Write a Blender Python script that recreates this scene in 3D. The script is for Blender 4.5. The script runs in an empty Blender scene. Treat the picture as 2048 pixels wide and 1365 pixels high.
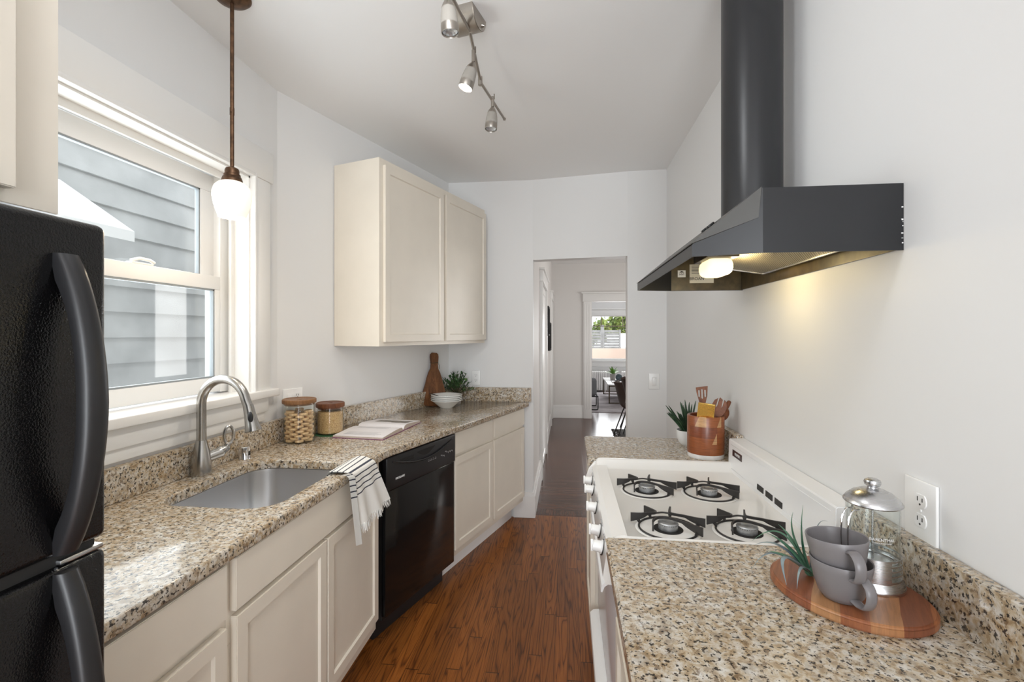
import bpy, bmesh, math, random
from mathutils import Matrix, Vector, Euler
R = math.radians
random.seed(7)
SC = bpy.context.scene
COL = SC.collection

# ------------------------------------------------------------------ camera, world, light, exposure
CAMZ = 1.436
cam_d = bpy.data.cameras.new('camera')
cam_d.sensor_width = 36.0
cam_d.lens = 950.0 / 2048.0 * 36.0
cam_d.shift_y = -13.5 / 2048.0
cam_d.clip_start = 0.02
cam_d.clip_end = 200
cam = bpy.data.objects.new('camera', cam_d)
cam.location = (0, 0, CAMZ)
cam.rotation_euler = (R(90), 0, R(6.66))
COL.objects.link(cam)
SC.camera = cam

world = bpy.data.worlds.new('sky')
SC.world = world
world.use_nodes = True
wn = world.node_tree.nodes
wn['Background'].inputs['Color'].default_value = (0.93, 0.965, 1.0, 1)
wn['Background'].inputs['Strength'].default_value = 3.1

def area_light(name, loc, rot, sx, sy, power, color=(1, 1, 1)):
    l = bpy.data.lights.new(name, 'AREA')
    l.shape = 'RECTANGLE'; l.size = sx; l.size_y = sy; l.energy = power; l.color = color
    o = bpy.data.objects.new(name, l); o.location = loc; o.rotation_euler = rot
    COL.objects.link(o)
    return o

# fill panel added behind the camera, standing in for an unseen window's daylight
area_light('rear_fill', (0.2, -2.25, 1.20), (R(95), 0, R(14)), 0.9, 2.2, 52, (0.90, 0.95, 1.0))
# overhead fill added behind the camera, no fixture is known there
area_light('rear_overhead_fill', (-0.6, -0.9, 2.60), (0, 0, 0), 0.7, 0.7, 3, (1.0, 0.985, 0.96))
# fill added above the frame to brighten the back wall, off the track
area_light('near_ceiling_fill', (-0.40, 0.72, 2.52), (R(66), 0, 0), 0.34, 0.34, 6.0, (0.94, 0.97, 1.0))
# daylight through the window over the sink
area_light('sink_window_daylight', (-1.62, 1.32, 1.66), (0, R(-90), 0), 0.9, 1.15, 12.5, (0.92, 0.965, 1.0))
# fill added before the solid dining room wall; daylight of the living room window
area_light('dining_fill', (2.93, 6.0, 1.55), (0, R(90), 0), 1.5, 1.8, 48, (1.0, 0.98, 0.95))
area_light('living_window_daylight', (1.45, 12.12, 1.45), (R(-90), 0, 0), 1.6, 1.1, 50, (0.96, 0.98, 1.0))

SC.view_settings.view_transform = 'Standard'
SC.view_settings.look = 'None'
SC.view_settings.gamma = 1.0
SC.view_settings.use_curve_mapping = False
SC.view_settings.exposure = 0.0
SC.cycles.use_denoising = True
SC.cycles.max_bounces = 12
SC.cycles.diffuse_bounces = 6
SC.cycles.glossy_bounces = 5
SC.cycles.transparent_max_bounces = 16
SC.cycles.sample_clamp_indirect = 6.0

# ------------------------------------------------------------------ materials
class NT:
    def __init__(self, name):
        self.m = bpy.data.materials.new(name); self.m.use_nodes = True
        self.t = self.m.node_tree
        self.b = self.t.nodes['Principled BSDF']
        self.out = self.t.nodes['Material Output']
    def n(self, typ, **kw):
        nd = self.t.nodes.new(typ)
        for k, v in kw.items():
            if hasattr(nd, k): setattr(nd, k, v)
            else: nd.inputs[k.replace('_', ' ')].default_value = v
        return nd
    def link(self, a, b): self.t.links.new(a, b)
    def coord(self, kind='Object', scale=(1, 1, 1), rot=(0, 0, 0)):
        c = self.n('ShaderNodeTexCoord'); mp = self.n('ShaderNodeMapping')
        mp.inputs['Scale'].default_value = scale; mp.inputs['Rotation'].default_value = rot
        self.link(c.outputs[kind], mp.inputs['Vector'])
        return mp.outputs['Vector']
    def noise(self, vec, scale, detail=3, rough=0.5, dist=0.0):
        nd = self.n('ShaderNodeTexNoise'); nd.inputs['Scale'].default_value = scale
        nd.inputs['Detail'].default_value = detail; nd.inputs['Roughness'].default_value = rough
        nd.inputs['Distortion'].default_value = dist
        if vec is not None: self.link(vec, nd.inputs['Vector'])
        return nd.outputs['Fac']
    def ramp(self, fac, stops, interp='LINEAR'):
        nd = self.n('ShaderNodeValToRGB'); cr = nd.color_ramp; cr.interpolation = interp
        while len(cr.elements) < len(stops): cr.elements.new(0.5)
        for e, (p, c) in zip(cr.elements, stops):
            e.position = p
            if not isinstance(c, tuple): c = (c, c, c)
            e.color = (*c[:3], 1)
        self.link(fac, nd.inputs['Fac'])
        return nd.outputs['Color']
    def mix(self, fac, a, b, mode='MIX'):
        nd = self.n('ShaderNodeMix', data_type='RGBA', blend_type=mode)
        for sock, v in ((nd.inputs[0], fac), (nd.inputs[6], a), (nd.inputs[7], b)):
            if hasattr(v, 'default_value') and hasattr(v, 'links'): self.link(v, sock)
            elif isinstance(v, tuple): sock.default_value = (*v[:3], 1)
            else: sock.default_value = v
        return nd.outputs[2]
    def math(self, op, a, b=None):
        nd = self.n('ShaderNodeMath', operation=op)
        for i, v in enumerate((a, b)):
            if v is None: continue
            if hasattr(v, 'links'): self.link(v, nd.inputs[i])
            else: nd.inputs[i].default_value = v
        return nd.outputs[0]
    def sep(self, vec):
        nd = self.n('ShaderNodeSeparateXYZ'); self.link(vec, nd.inputs[0]); return nd.outputs
    def comb(self, x, y, z):
        nd = self.n('ShaderNodeCombineXYZ')
        for i, v in enumerate((x, y, z)):
            if hasattr(v, 'links'): self.link(v, nd.inputs[i])
            else: nd.inputs[i].default_value = v
        return nd.outputs[0]
    def white(self, vec):
        nd = self.n('ShaderNodeTexWhiteNoise', noise_dimensions='3D'); self.link(vec, nd.inputs['Vector'])
        return nd.outputs['Value']
    def bump(self, h, strength=0.2, dist=0.01):
        nd = self.n('ShaderNodeBump'); nd.inputs['Strength'].default_value = strength
        nd.inputs['Distance'].default_value = dist
        self.link(h, nd.inputs['Height']); self.link(nd.outputs[0], self.b.inputs['Normal'])
    def base(self, c):
        if hasattr(c, 'links'): self.link(c, self.b.inputs['Base Color'])
        else: self.b.inputs['Base Color'].default_value = (*c[:3], 1)
    def set(self, **kw):
        for k, v in kw.items(): self.b.inputs[k.replace('_', ' ')].default_value = v
        return self

def plain(name, col, rough=0.5, metal=0.0, spec=0.5, bump=None, var=0.0, emit=None, estr=0.0, coat=0.0, varscale=3.0):
    t = NT(name)
    t.set(Roughness=rough, Metallic=metal, Specular_IOR_Level=spec, Coat_Weight=coat)
    if var:
        v = t.coord()
        f = t.noise(v, varscale, 4)
        a = tuple(c * (1 - var) for c in col); b = tuple(min(1, c * (1 + var)) for c in col)
        t.base(t.ramp(f, [(0.3, a), (0.7, b)]))
    else: t.base(col)
    if bump:
        t.bump(t.noise(t.coord(), bump[0], 3), bump[1], bump[2])
    if emit:
        t.b.inputs['Emission Color'].default_value = (*emit, 1); t.b.inputs['Emission Strength'].default_value = estr
    return t.m

def thin_glass(name, tint=(0.97, 0.985, 0.98), ior=1.45, extra=0.0):
    t = NT(name)
    tr = t.n('ShaderNodeBsdfTransparent'); tr.inputs[0].default_value = (*tint, 1)
    gl = t.n('ShaderNodeBsdfGlossy'); gl.inputs['Roughness'].default_value = 0.02
    fr = t.n('ShaderNodeFresnel')
    ge = t.n('ShaderNodeNewGeometry')      # same reflectance on the way in and out of a thin sheet
    t.link(t.math('ADD', ior, t.math('MULTIPLY', ge.outputs['Backfacing'], 1.0 / ior - ior)), fr.inputs['IOR'])
    f = t.math('ADD', fr.outputs[0], extra) if extra else fr.outputs[0]
    mx = t.n('ShaderNodeMixShader')
    t.link(f, mx.inputs[0]); t.link(tr.outputs[0], mx.inputs[1]); t.link(gl.outputs[0], mx.inputs[2])
    t.link(mx.outputs[0], t.out.inputs['Surface'])
    return t.m

def granite(name):
    t = NT(name); v = t.coord()
    big = t.ramp(t.noise(v, 9, 4, 0.6), [(0.36, (0.37, 0.265, 0.155)), (0.50, (0.48, 0.385, 0.270)), (0.64, (0.60, 0.565, 0.51))])
    med = t.ramp(t.noise(v, 55, 4, 0.65, 0.4), [(0.38, (0.28, 0.185, 0.095)), (0.47, (0.50, 0.395, 0.265)), (0.55, (0.63, 0.575, 0.49)), (0.66, (0.78, 0.775, 0.75))])
    c = t.mix(0.62, big, med)
    gray = t.ramp(t.noise(v, 38, 3, 0.6, 0.6), [(0.54, 0.0), (0.62, 1.0)])
    c = t.mix(t.math('MULTIPLY', gray, 0.45), c, (0.36, 0.33, 0.29))
    brn = t.ramp(t.noise(v, 62, 4, 0.65, 0.3), [(0.565, 0.0), (0.63, 1.0)])
    c = t.mix(t.math('MULTIPLY', brn, 0.75), c, (0.16, 0.10, 0.055))
    blk = t.ramp(t.noise(v, 118, 4, 0.62, 0.12), [(0.56, 0.0), (0.595, 1.0)])
    c = t.mix(t.math('MULTIPLY', blk, 0.93), c, (0.022, 0.019, 0.018))
    t.base(c); t.set(Roughness=0.13, Specular_IOR_Level=0.55)
    return t.m

def wood(name, c1, c2, scale=(6, 60, 6), rough=0.45, rings=9.0, bump=0.0, spec=0.4):
    t = NT(name); v = t.coord(scale=scale)
    n1 = t.noise(v, 1.0, 5, 0.6, 1.2)
    n2 = t.noise(v, rings, 4, 0.6, 0.5)
    f = t.math('ADD', t.math('MULTIPLY', n1, 0.65), t.math('MULTIPLY', n2, 0.35))
    t.base(t.ramp(f, [(0.36, c1), (0.64, c2)])); t.set(Roughness=rough, Specular_IOR_Level=spec)
    return t.m

def strip_wood(name, stripw, cols, rot=0.0):
    t = NT(name); v = t.coord(rot=(0, 0, rot))
    s = t.sep(v)
    wob = t.noise(v, 5.0, 2)
    xx = t.math('ADD', s[0], t.math('MULTIPLY', wob, stripw * 0.5))
    idx = t.math('FLOOR', t.math('DIVIDE', xx, stripw))
    w = t.math('FRACT', t.math('ADD', t.math('DIVIDE', idx, float(len(cols))), 0.03))
    base = t.ramp(w, [(i / len(cols), c) for i, c in enumerate(cols)], 'CONSTANT')
    gv = t.n('ShaderNodeMapping'); gv.inputs['Scale'].default_value = (170, 14, 20); t.link(v, gv.inputs[0])
    g = t.noise(gv.outputs[0], 1.0, 4, 0.6, 0.6)
    t.base(t.mix(0.55, base, t.ramp(g, [(0.3, 0.35), (0.7, 1.0)]), 'MULTIPLY'))
    t.set(Roughness=0.38)
    return t.m

def oak_floor(name, across=False, c_dark=(0.060, 0.018, 0.005), c_mid=(0.215, 0.067, 0.0130), c_lite=(0.335, 0.116, 0.024), rough=0.36):
    t = NT(name); v = t.coord(); s = t.sep(v)
    X, Y = (s[1], s[0]) if across else (s[0], s[1])
    W, L = 0.0575, 0.95
    xi = t.math('DIVIDE', X, W); ix = t.math('FLOOR', xi)
    off = t.white(t.comb(ix, 11.0, 0.0))
    yi = t.math('ADD', t.math('DIVIDE', Y, L), t.math('MULTIPLY', off, 7.0)); iy = t.math('FLOOR', yi)
    rnd = t.white(t.comb(ix, iy, 5.0))
    rnd2 = t.white(t.comb(ix, iy, 9.0))
    # cathedral grain: contour lines of a stretched noise field, different on every board
    gx = t.math('ADD', t.math('MULTIPLY', X, 15.0), t.math('MULTIPLY', rnd, 50.0))
    gy = t.math('ADD', t.math('MULTIPLY', Y, 0.95), t.math('MULTIPLY', rnd2, 50.0))
    field = t.noise(t.comb(gx, gy, 0.0), 1.0, 2, 0.45, 0.3)
    lines = t.math('FRACT', t.math('MULTIPLY', field, 13.0))
    band = t.ramp(lines, [(0.0, 0.0), (0.12, 0.7), (0.4, 1.0), (0.8, 0.8), (1.0, 0.05)])
    fx = t.math('MULTIPLY', X, 420.0); fy = t.math('MULTIPLY', Y, 9.0)
    fine = t.noise(t.comb(fx, fy, rnd), 1.0, 3, 0.6)
    fine = t.ramp(fine, [(0.35, 0.25), (0.6, 1.0)])
    f = t.math('ADD', t.math('MULTIPLY', band, 0.62), t.math('MULTIPLY', fine, 0.38))
    col = t.ramp(f, [(0.15, c_dark), (0.62, c_mid), (1.0, c_lite)])
    tone = t.ramp(rnd, [(0.0, 0.74), (1.0, 1.12)])
    col = t.mix(1.0, col, tone, 'MULTIPLY')
    fr = t.math('FRACT', xi); d = t.math('MINIMUM', fr, t.math('SUBTRACT', 1.0, fr))
    fl = t.math('FRACT', yi); dl = t.math('MINIMUM', fl, t.math('SUBTRACT', 1.0, fl))
    gap = t.math('MINIMUM', t.ramp(d, [(0.0, 0.0), (0.022, 1.0)]), t.ramp(dl, [(0.0, 0.0), (0.0018, 1.0)]))
    col = t.mix(gap, (0.02, 0.008, 0.004), col)
    t.base(col); t.set(Roughness=rough, Specular_IOR_Level=0.30)
    t.bump(t.math('ADD', gap, t.math('MULTIPLY', fine, 0.15)), 0.12, 0.002)
    return t.m

def crock_wood(name):
    t = NT(name); v = t.coord(); s = t.sep(v)
    ang = t.math('ARCTAN2', s[1], s[0]); H_ = 0.0455
    bz = t.math('DIVIDE', s[2], H_); band = t.math('FLOOR', bz)
    ia = t.math('FLOOR', t.math('ADD', t.math('MULTIPLY', ang, 0.62), t.math('MULTIPLY', band, 1.37)))
    w = t.white(t.comb(band, ia, 2.0))
    c = t.ramp(w, [(0.0, (0.30, 0.088, 0.030)), (0.3, (0.36, 0.115, 0.040)), (0.55, (0.235, 0.066, 0.028)), (0.8, (0.33, 0.10, 0.034))], 'CONSTANT')
    def patch(z0, z1, a0, a1):      # pale sapwood pieces let into the rings
        m1 = t.math('MULTIPLY', t.math('GREATER_THAN', s[2], z0), t.math('LESS_THAN', s[2], z1))
        wob = t.math('ADD', ang, t.math('MULTIPLY', t.math('SUBTRACT', s[2], z0), -6.0))
        return t.math('MULTIPLY', m1, t.math('MULTIPLY', t.math('GREATER_THAN', wob, a0 - 0.2), t.math('LESS_THAN', ang, a1)))
    for p in ((0.1365, 0.19, -2.25, -1.80), (0.1365, 0.19, -1.02, -0.90), (0.066, 0.118, -1.30, -1.22)):
        c = t.mix(patch(*p), c, (0.60, 0.35, 0.17))
    gv = t.coord(scale=(14, 14, 150)); g = t.noise(gv, 1.0, 4, 0.6, 1.2)
    c = t.mix(0.65, c, t.ramp(g, [(0.3, 0.42), (0.7, 1.0)]), 'MULTIPLY')
    fr = t.math('FRACT', bz)
    c = t.mix(t.ramp(fr, [(0.0, 0.25), (0.03, 1.0)]), (0.07, 0.025, 0.012), c)
    t.base(c); t.set(Roughness=0.28, Specular_IOR_Level=0.5)
    return t.m

def pebbled_black(name):
    t = NT(name); v = t.coord()
    t.base((0.004, 0.004, 0.0045)); t.set(Roughness=0.15, Specular_IOR_Level=0.5)
    h = t.noise(v, 330, 2, 0.5, 0.3)
    t.bump(h, 0.42, 0.0016)
    return t.m

def brushed(name, col, rough=0.28, scale=(4, 4, 260)):
    t = NT(name); v = t.coord(scale=scale)
    t.base(col); t.set(Metallic=1.0)
    n = t.noise(v, 1.0, 3, 0.6)
    r = t.n('ShaderNodeMapRange'); r.inputs[3].default_value = rough - 0.06; r.inputs[4].default_value = rough + 0.08
    t.link(n, r.inputs[0]); t.link(r.outputs[0], t.b.inputs['Roughness'])
    t.bump(n, 0.04, 0.001)
    return t.m

def filter_mesh(name):
    t = NT(name); v = t.coord(); s = t.sep(v)
    a = t.math('SINE', t.math('MULTIPLY', s[0], 900.0)); b = t.math('SINE', t.math('MULTIPLY', s[1], 600.0))
    f = t.math('MULTIPLY', a, b)
    t.base(t.ramp(f, [(0.2, (0.10, 0.085, 0.05)), (0.6, (0.62, 0.57, 0.44))])); t.set(Metallic=0.7, Roughness=0.4)
    t.bump(f, 0.5, 0.002)
    return t.m

def towel_mat(name):
    t = NT(name)
    uv = t.n('ShaderNodeUVMap'); s = t.sep(uv.outputs[0])
    per = 0.0225
    x = t.math('DIVIDE', t.math('SUBTRACT', s[1], 0.024), per)
    fr = t.math('FRACT', x)
    line = t.math('LESS_THAN', fr, 0.23)
    inside = t.math('MULTIPLY', t.math('GREATER_THAN', x, 0.0), t.math('LESS_THAN', x, 8.25))
    c = t.mix(t.math('MULTIPLY', line, inside), (0.80, 0.79, 0.76), (0.065, 0.07, 0.09))
    t.base(c); t.set(Roughness=0.95, Specular_IOR_Level=0.1)
    t.bump(t.noise(t.coord(), 900, 2), 0.25, 0.001)
    return t.m

def picture_page(name):
    t = NT(name); v = t.coord(scale=(30, 30, 30))
    t.base(t.ramp(t.noise(v, 1.0, 4, 0.6), [(0.35, (0.035, 0.032, 0.028)), (0.5, (0.17, 0.14, 0.10)), (0.65, (0.34, 0.33, 0.32))]))
    t.set(Roughness=0.5); return t.m

def leaf_mat(name, a, b, scale=35):
    t = NT(name); t.base(t.ramp(t.noise(t.coord(), scale, 2), [(0.35, a), (0.65, b)])); t.set(Roughness=0.5); return t.m

def speckle(name, a, b, scale, rough=0.7):
    t = NT(name); t.base(t.ramp(t.noise(t.coord(), scale, 2, 0.7), [(0.38, a), (0.62, b)])); t.set(Roughness=rough)
    t.bump(t.noise(t.coord(), scale, 2), 0.6, 0.003); return t.m

M = {}
M['wall'] = plain('wall_paint', (0.80, 0.80, 0.797), 0.48, spec=0.32, bump=(60, 0.03, 0.002))
M['wall_hall'] = plain('wall_paint_warm', (0.735, 0.715, 0.695), 0.55, spec=0.3, bump=(60, 0.03, 0.002))
M['ceiling'] = plain('ceiling_paint', (0.895, 0.895, 0.893), 0.6, spec=0.25, bump=(40, 0.03, 0.002))
M['trim'] = plain('white_trim_paint', (0.865, 0.86, 0.845), 0.30, spec=0.45)
M['cab'] = plain('cream_cabinet_paint', (0.765, 0.705, 0.61), 0.34, spec=0.42, var=0.025, varscale=6)
M['granite'] = granite('speckled_granite')
M['oak'] = oak_floor('red_oak_floor')
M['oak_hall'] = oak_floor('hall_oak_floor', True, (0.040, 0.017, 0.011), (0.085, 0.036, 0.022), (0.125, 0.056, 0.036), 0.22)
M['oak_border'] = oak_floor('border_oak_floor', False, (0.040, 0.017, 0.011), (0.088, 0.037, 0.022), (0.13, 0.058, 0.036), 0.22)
M['pebble'] = pebbled_black('pebbled_black_enamel')
M['black_pl'] = plain('satin_black_plastic', (0.014, 0.014, 0.0155), 0.36, spec=0.5)
M['black_gl'] = plain('gloss_black', (0.006, 0.006, 0.0065), 0.10, spec=0.5)
M['black_mat'] = plain('matte_black', (0.012, 0.012, 0.012), 0.6)
M['gap'] = plain('dark_gap', (0.01, 0.009, 0.008), 0.8)
M['steel'] = brushed('brushed_steel', (0.60, 0.60, 0.61), 0.26)
M['sink'] = plain('sink_steel', (0.70, 0.70, 0.71), 0.29, 1.0)
M['nickel'] = plain('brushed_nickel', (0.47, 0.455, 0.43), 0.25, 1.0)
M['lampnickel'] = plain('lamp_nickel', (0.42, 0.385, 0.345), 0.34, 1.0)
M['chrome'] = plain('chrome', (0.80, 0.80, 0.81), 0.06, 1.0)
M['bronze'] = plain('aged_bronze', (0.115, 0.062, 0.034), 0.42, 0.75, var=0.45, varscale=45)
M['opal'] = plain('opal_glass', (0.92, 0.90, 0.84), 0.25, emit=(1.0, 0.92, 0.75), estr=0.5)
M['hood'] = plain('charcoal_enamel', (0.0115, 0.012, 0.014), 0.36, spec=0.5, var=0.12, varscale=8)
M['hood_in'] = plain('golden_inner_enamel', (0.075, 0.054, 0.024), 0.35, var=0.5, varscale=25)  # dark golden lining with random tone
M['hood_reflect'] = plain('charcoal_ceiling_reflection', (0.050, 0.047, 0.041), 0.38, spec=0.5)  # hood enamel with the ceiling's reflection put into the colour
M['duct'] = plain('black_duct_paint', (0.016, 0.0165, 0.0185), 0.33, spec=0.5)
M['lens'] = plain('lit_lens', (0.95, 0.9, 0.75), 0.3, emit=(1.0, 0.83, 0.46), estr=1.5)
M['filter'] = filter_mesh('grease_filter')
M['enamel'] = plain('white_enamel', (0.86, 0.85, 0.83), 0.16, spec=0.5)
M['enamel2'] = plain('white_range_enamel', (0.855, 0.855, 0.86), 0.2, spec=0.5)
M['door_en'] = plain('shaded_white_enamel', (0.52, 0.49, 0.50), 0.2, spec=0.5)  # white oven door, its shade and purplish reflection put into the colour
M['iron'] = plain('cast_iron', (0.026, 0.023, 0.021), 0.46, spec=0.45)
M['alu'] = plain('burner_aluminium', (0.46, 0.47, 0.48), 0.42, 0.9, var=0.15, varscale=60)
M['white_pl'] = plain('white_plastic', (0.88, 0.88, 0.87), 0.25)
M['slot'] = plain('dark_slot', (0.03, 0.028, 0.026), 0.7)
M['glass'] = thin_glass('clear_glass')
M['pane'] = thin_glass('window_pane', (0.97, 0.985, 0.985), 1.42)
M['lid'] = wood('lid_acacia', (0.15, 0.066, 0.026), (0.33, 0.165, 0.070), (60, 9, 9))
M['lid2'] = wood('lid_dark_acacia', (0.10, 0.034, 0.015), (0.215, 0.078, 0.032), (60, 9, 9))
M['walnut'] = wood('board_walnut', (0.085, 0.030, 0.011), (0.235, 0.098, 0.036), (40, 40, 6))
M['spoonwood'] = wood('utensil_wood', (0.115, 0.034, 0.013), (0.25, 0.082, 0.030), (40, 40, 8))
M['crock'] = crock_wood('pieced_acacia')
M['acacia'] = strip_wood('serving_board_wood', 0.046, [(0.33, 0.115, 0.048), (0.45, 0.205, 0.085), (0.235, 0.075, 0.033), (0.37, 0.135, 0.055), (0.29, 0.093, 0.041), (0.47, 0.235, 0.105)], R(62))
M['marble'] = plain('white_marble', (0.78, 0.77, 0.76), 0.2, var=0.12, varscale=30)
M['ceramic'] = plain('white_ceramic', (0.84, 0.84, 0.82), 0.14, spec=0.5)
M['ceramic_mat'] = plain('matte_white_ceramic', (0.80, 0.80, 0.79), 0.5)
M['grey_cer'] = plain('grey_stoneware', (0.200, 0.187, 0.193), 0.30, spec=0.5)
M['gold'] = plain('gold_metal', (0.80, 0.50, 0.13), 0.22, 1.0)
M['paper'] = plain('paper', (0.82, 0.79, 0.80), 0.6)
M['pages'] = plain('page_edges', (0.50, 0.42, 0.36), 0.8, var=0.15, varscale=300)
M['cover'] = plain('purple_cover', (0.20, 0.055, 0.13), 0.5)
M['photo'] = picture_page('printed_photo')
M['ink'] = plain('grey_ink', (0.42, 0.41, 0.42), 0.7)
M['cracker'] = plain('cracker', (0.72, 0.49, 0.27), 0.8, var=0.22, varscale=90, bump=(200, 0.3, 0.002))
M['grain'] = speckle('grain', (0.40, 0.21, 0.07), (0.78, 0.54, 0.27), 300)
M['trivet'] = plain('green_felt', (0.035, 0.115, 0.045), 0.9, var=0.3, varscale=80)
M['towel'] = towel_mat('striped_cotton')
M['fringe'] = plain('white_cotton', (0.80, 0.79, 0.76), 0.95)
M['leaf'] = leaf_mat('box_leaf', (0.018, 0.060, 0.022), (0.075, 0.165, 0.045))
M['leaf_hi'] = leaf_mat('light_leaf', (0.12, 0.27, 0.045), (0.22, 0.40, 0.09))
M['rush'] = leaf_mat('dark_succulent', (0.012, 0.035, 0.018), (0.045, 0.095, 0.045))
M['air'] = leaf_mat('air_plant_leaf', (0.03, 0.13, 0.075), (0.14, 0.27, 0.175), 25)
M['air2'] = leaf_mat('air_plant_grey_leaf', (0.12, 0.15, 0.18), (0.24, 0.30, 0.30), 25)
M['soil'] = plain('soil', (0.035, 0.024, 0.016), 0.95)
M['stem'] = plain('plant_stem', (0.055, 0.05, 0.022), 0.8)
M['siding'] = plain('grey_clapboard_paint', (0.44, 0.445, 0.44), 0.75, var=0.16, varscale=4, bump=(50, 0.12, 0.004))
M['white_ext'] = plain('white_exterior_paint', (0.85, 0.85, 0.84), 0.6)
M['vinyl'] = plain('white_vinyl', (0.84, 0.845, 0.845), 0.3)
M['gasket'] = plain('grey_gasket', (0.28, 0.31, 0.33), 0.5)
M['label'] = plain('label_paper', (0.70, 0.66, 0.55), 0.6)
M['letter'] = plain('white_lettering', (0.74, 0.74, 0.74), 0.5)
M['letter_grey'] = plain('grey_lettering', (0.36, 0.36, 0.37), 0.5)
M['letter_dark'] = plain('dark_lettering', (0.03, 0.03, 0.035), 0.6)
M['badge'] = plain('maroon_badge', (0.040, 0.022, 0.024), 0.3)
M['bulb'] = plain('halogen_bulb', (0.7, 0.75, 0.8), 0.1, 0.6)
M['bulb_on'] = plain('lit_halogen_bulb', (1, 0.95, 0.85), 0.3, emit=(1.0, 0.90, 0.74), estr=30.0)
M['frost'] = plain('frosted_lamp_glass', (0.36, 0.335, 0.30), 0.55, spec=0.4)
M['grey_fab'] = plain('grey_upholstery', (0.135, 0.14, 0.15), 0.9, bump=(400, 0.3, 0.002))
M['brown_shell'] = plain('brown_leather_shell', (0.055, 0.030, 0.022), 0.32, spec=0.5)
M['dark_metal'] = plain('dark_metal', (0.035, 0.033, 0.032), 0.4, 0.6)
M['bronze_leg'] = plain('bronze_table_metal', (0.105, 0.082, 0.058), 0.4, 0.5)
M['rug'] = plain('faded_rug', (0.36, 0.33, 0.34), 0.95, var=0.35, varscale=2.6)
M['jute'] = plain('dark_braid', (0.055, 0.05, 0.047), 0.9, var=0.5, varscale=40)
M['tree'] = leaf_mat('sunlit_foliage', (0.10, 0.17, 0.035), (0.36, 0.42, 0.10), 2.5)
M['bark'] = plain('bark', (0.16, 0.12, 0.09), 0.9, var=0.3, varscale=6)
M['blue_vase'] = plain('slate_blue_vase', (0.055, 0.085, 0.10), 0.25, var=0.4, varscale=25)
M['concrete'] = plain('grey_concrete_pot', (0.36, 0.34, 0.32), 0.8)
M['earth'] = plain('sunlit_earth', (0.52, 0.40, 0.33), 0.9, var=0.2, varscale=0.5)
M['greywood'] = plain('weathered_fence', (0.25, 0.25, 0.25), 0.8, var=0.2, varscale=3)
M['brown_sash'] = plain('brown_muntin', (0.24, 0.18, 0.15), 0.5)

# ------------------------------------------------------------------ mesh builder
def smooth_bm(bm, ang=38):
    for f in bm.faces: f.smooth = True
    lim = R(ang)
    for e in bm.edges:
        if len(e.link_faces) == 2:
            e.smooth = e.calc_face_angle(0) < lim
        else: e.smooth = True

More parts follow.
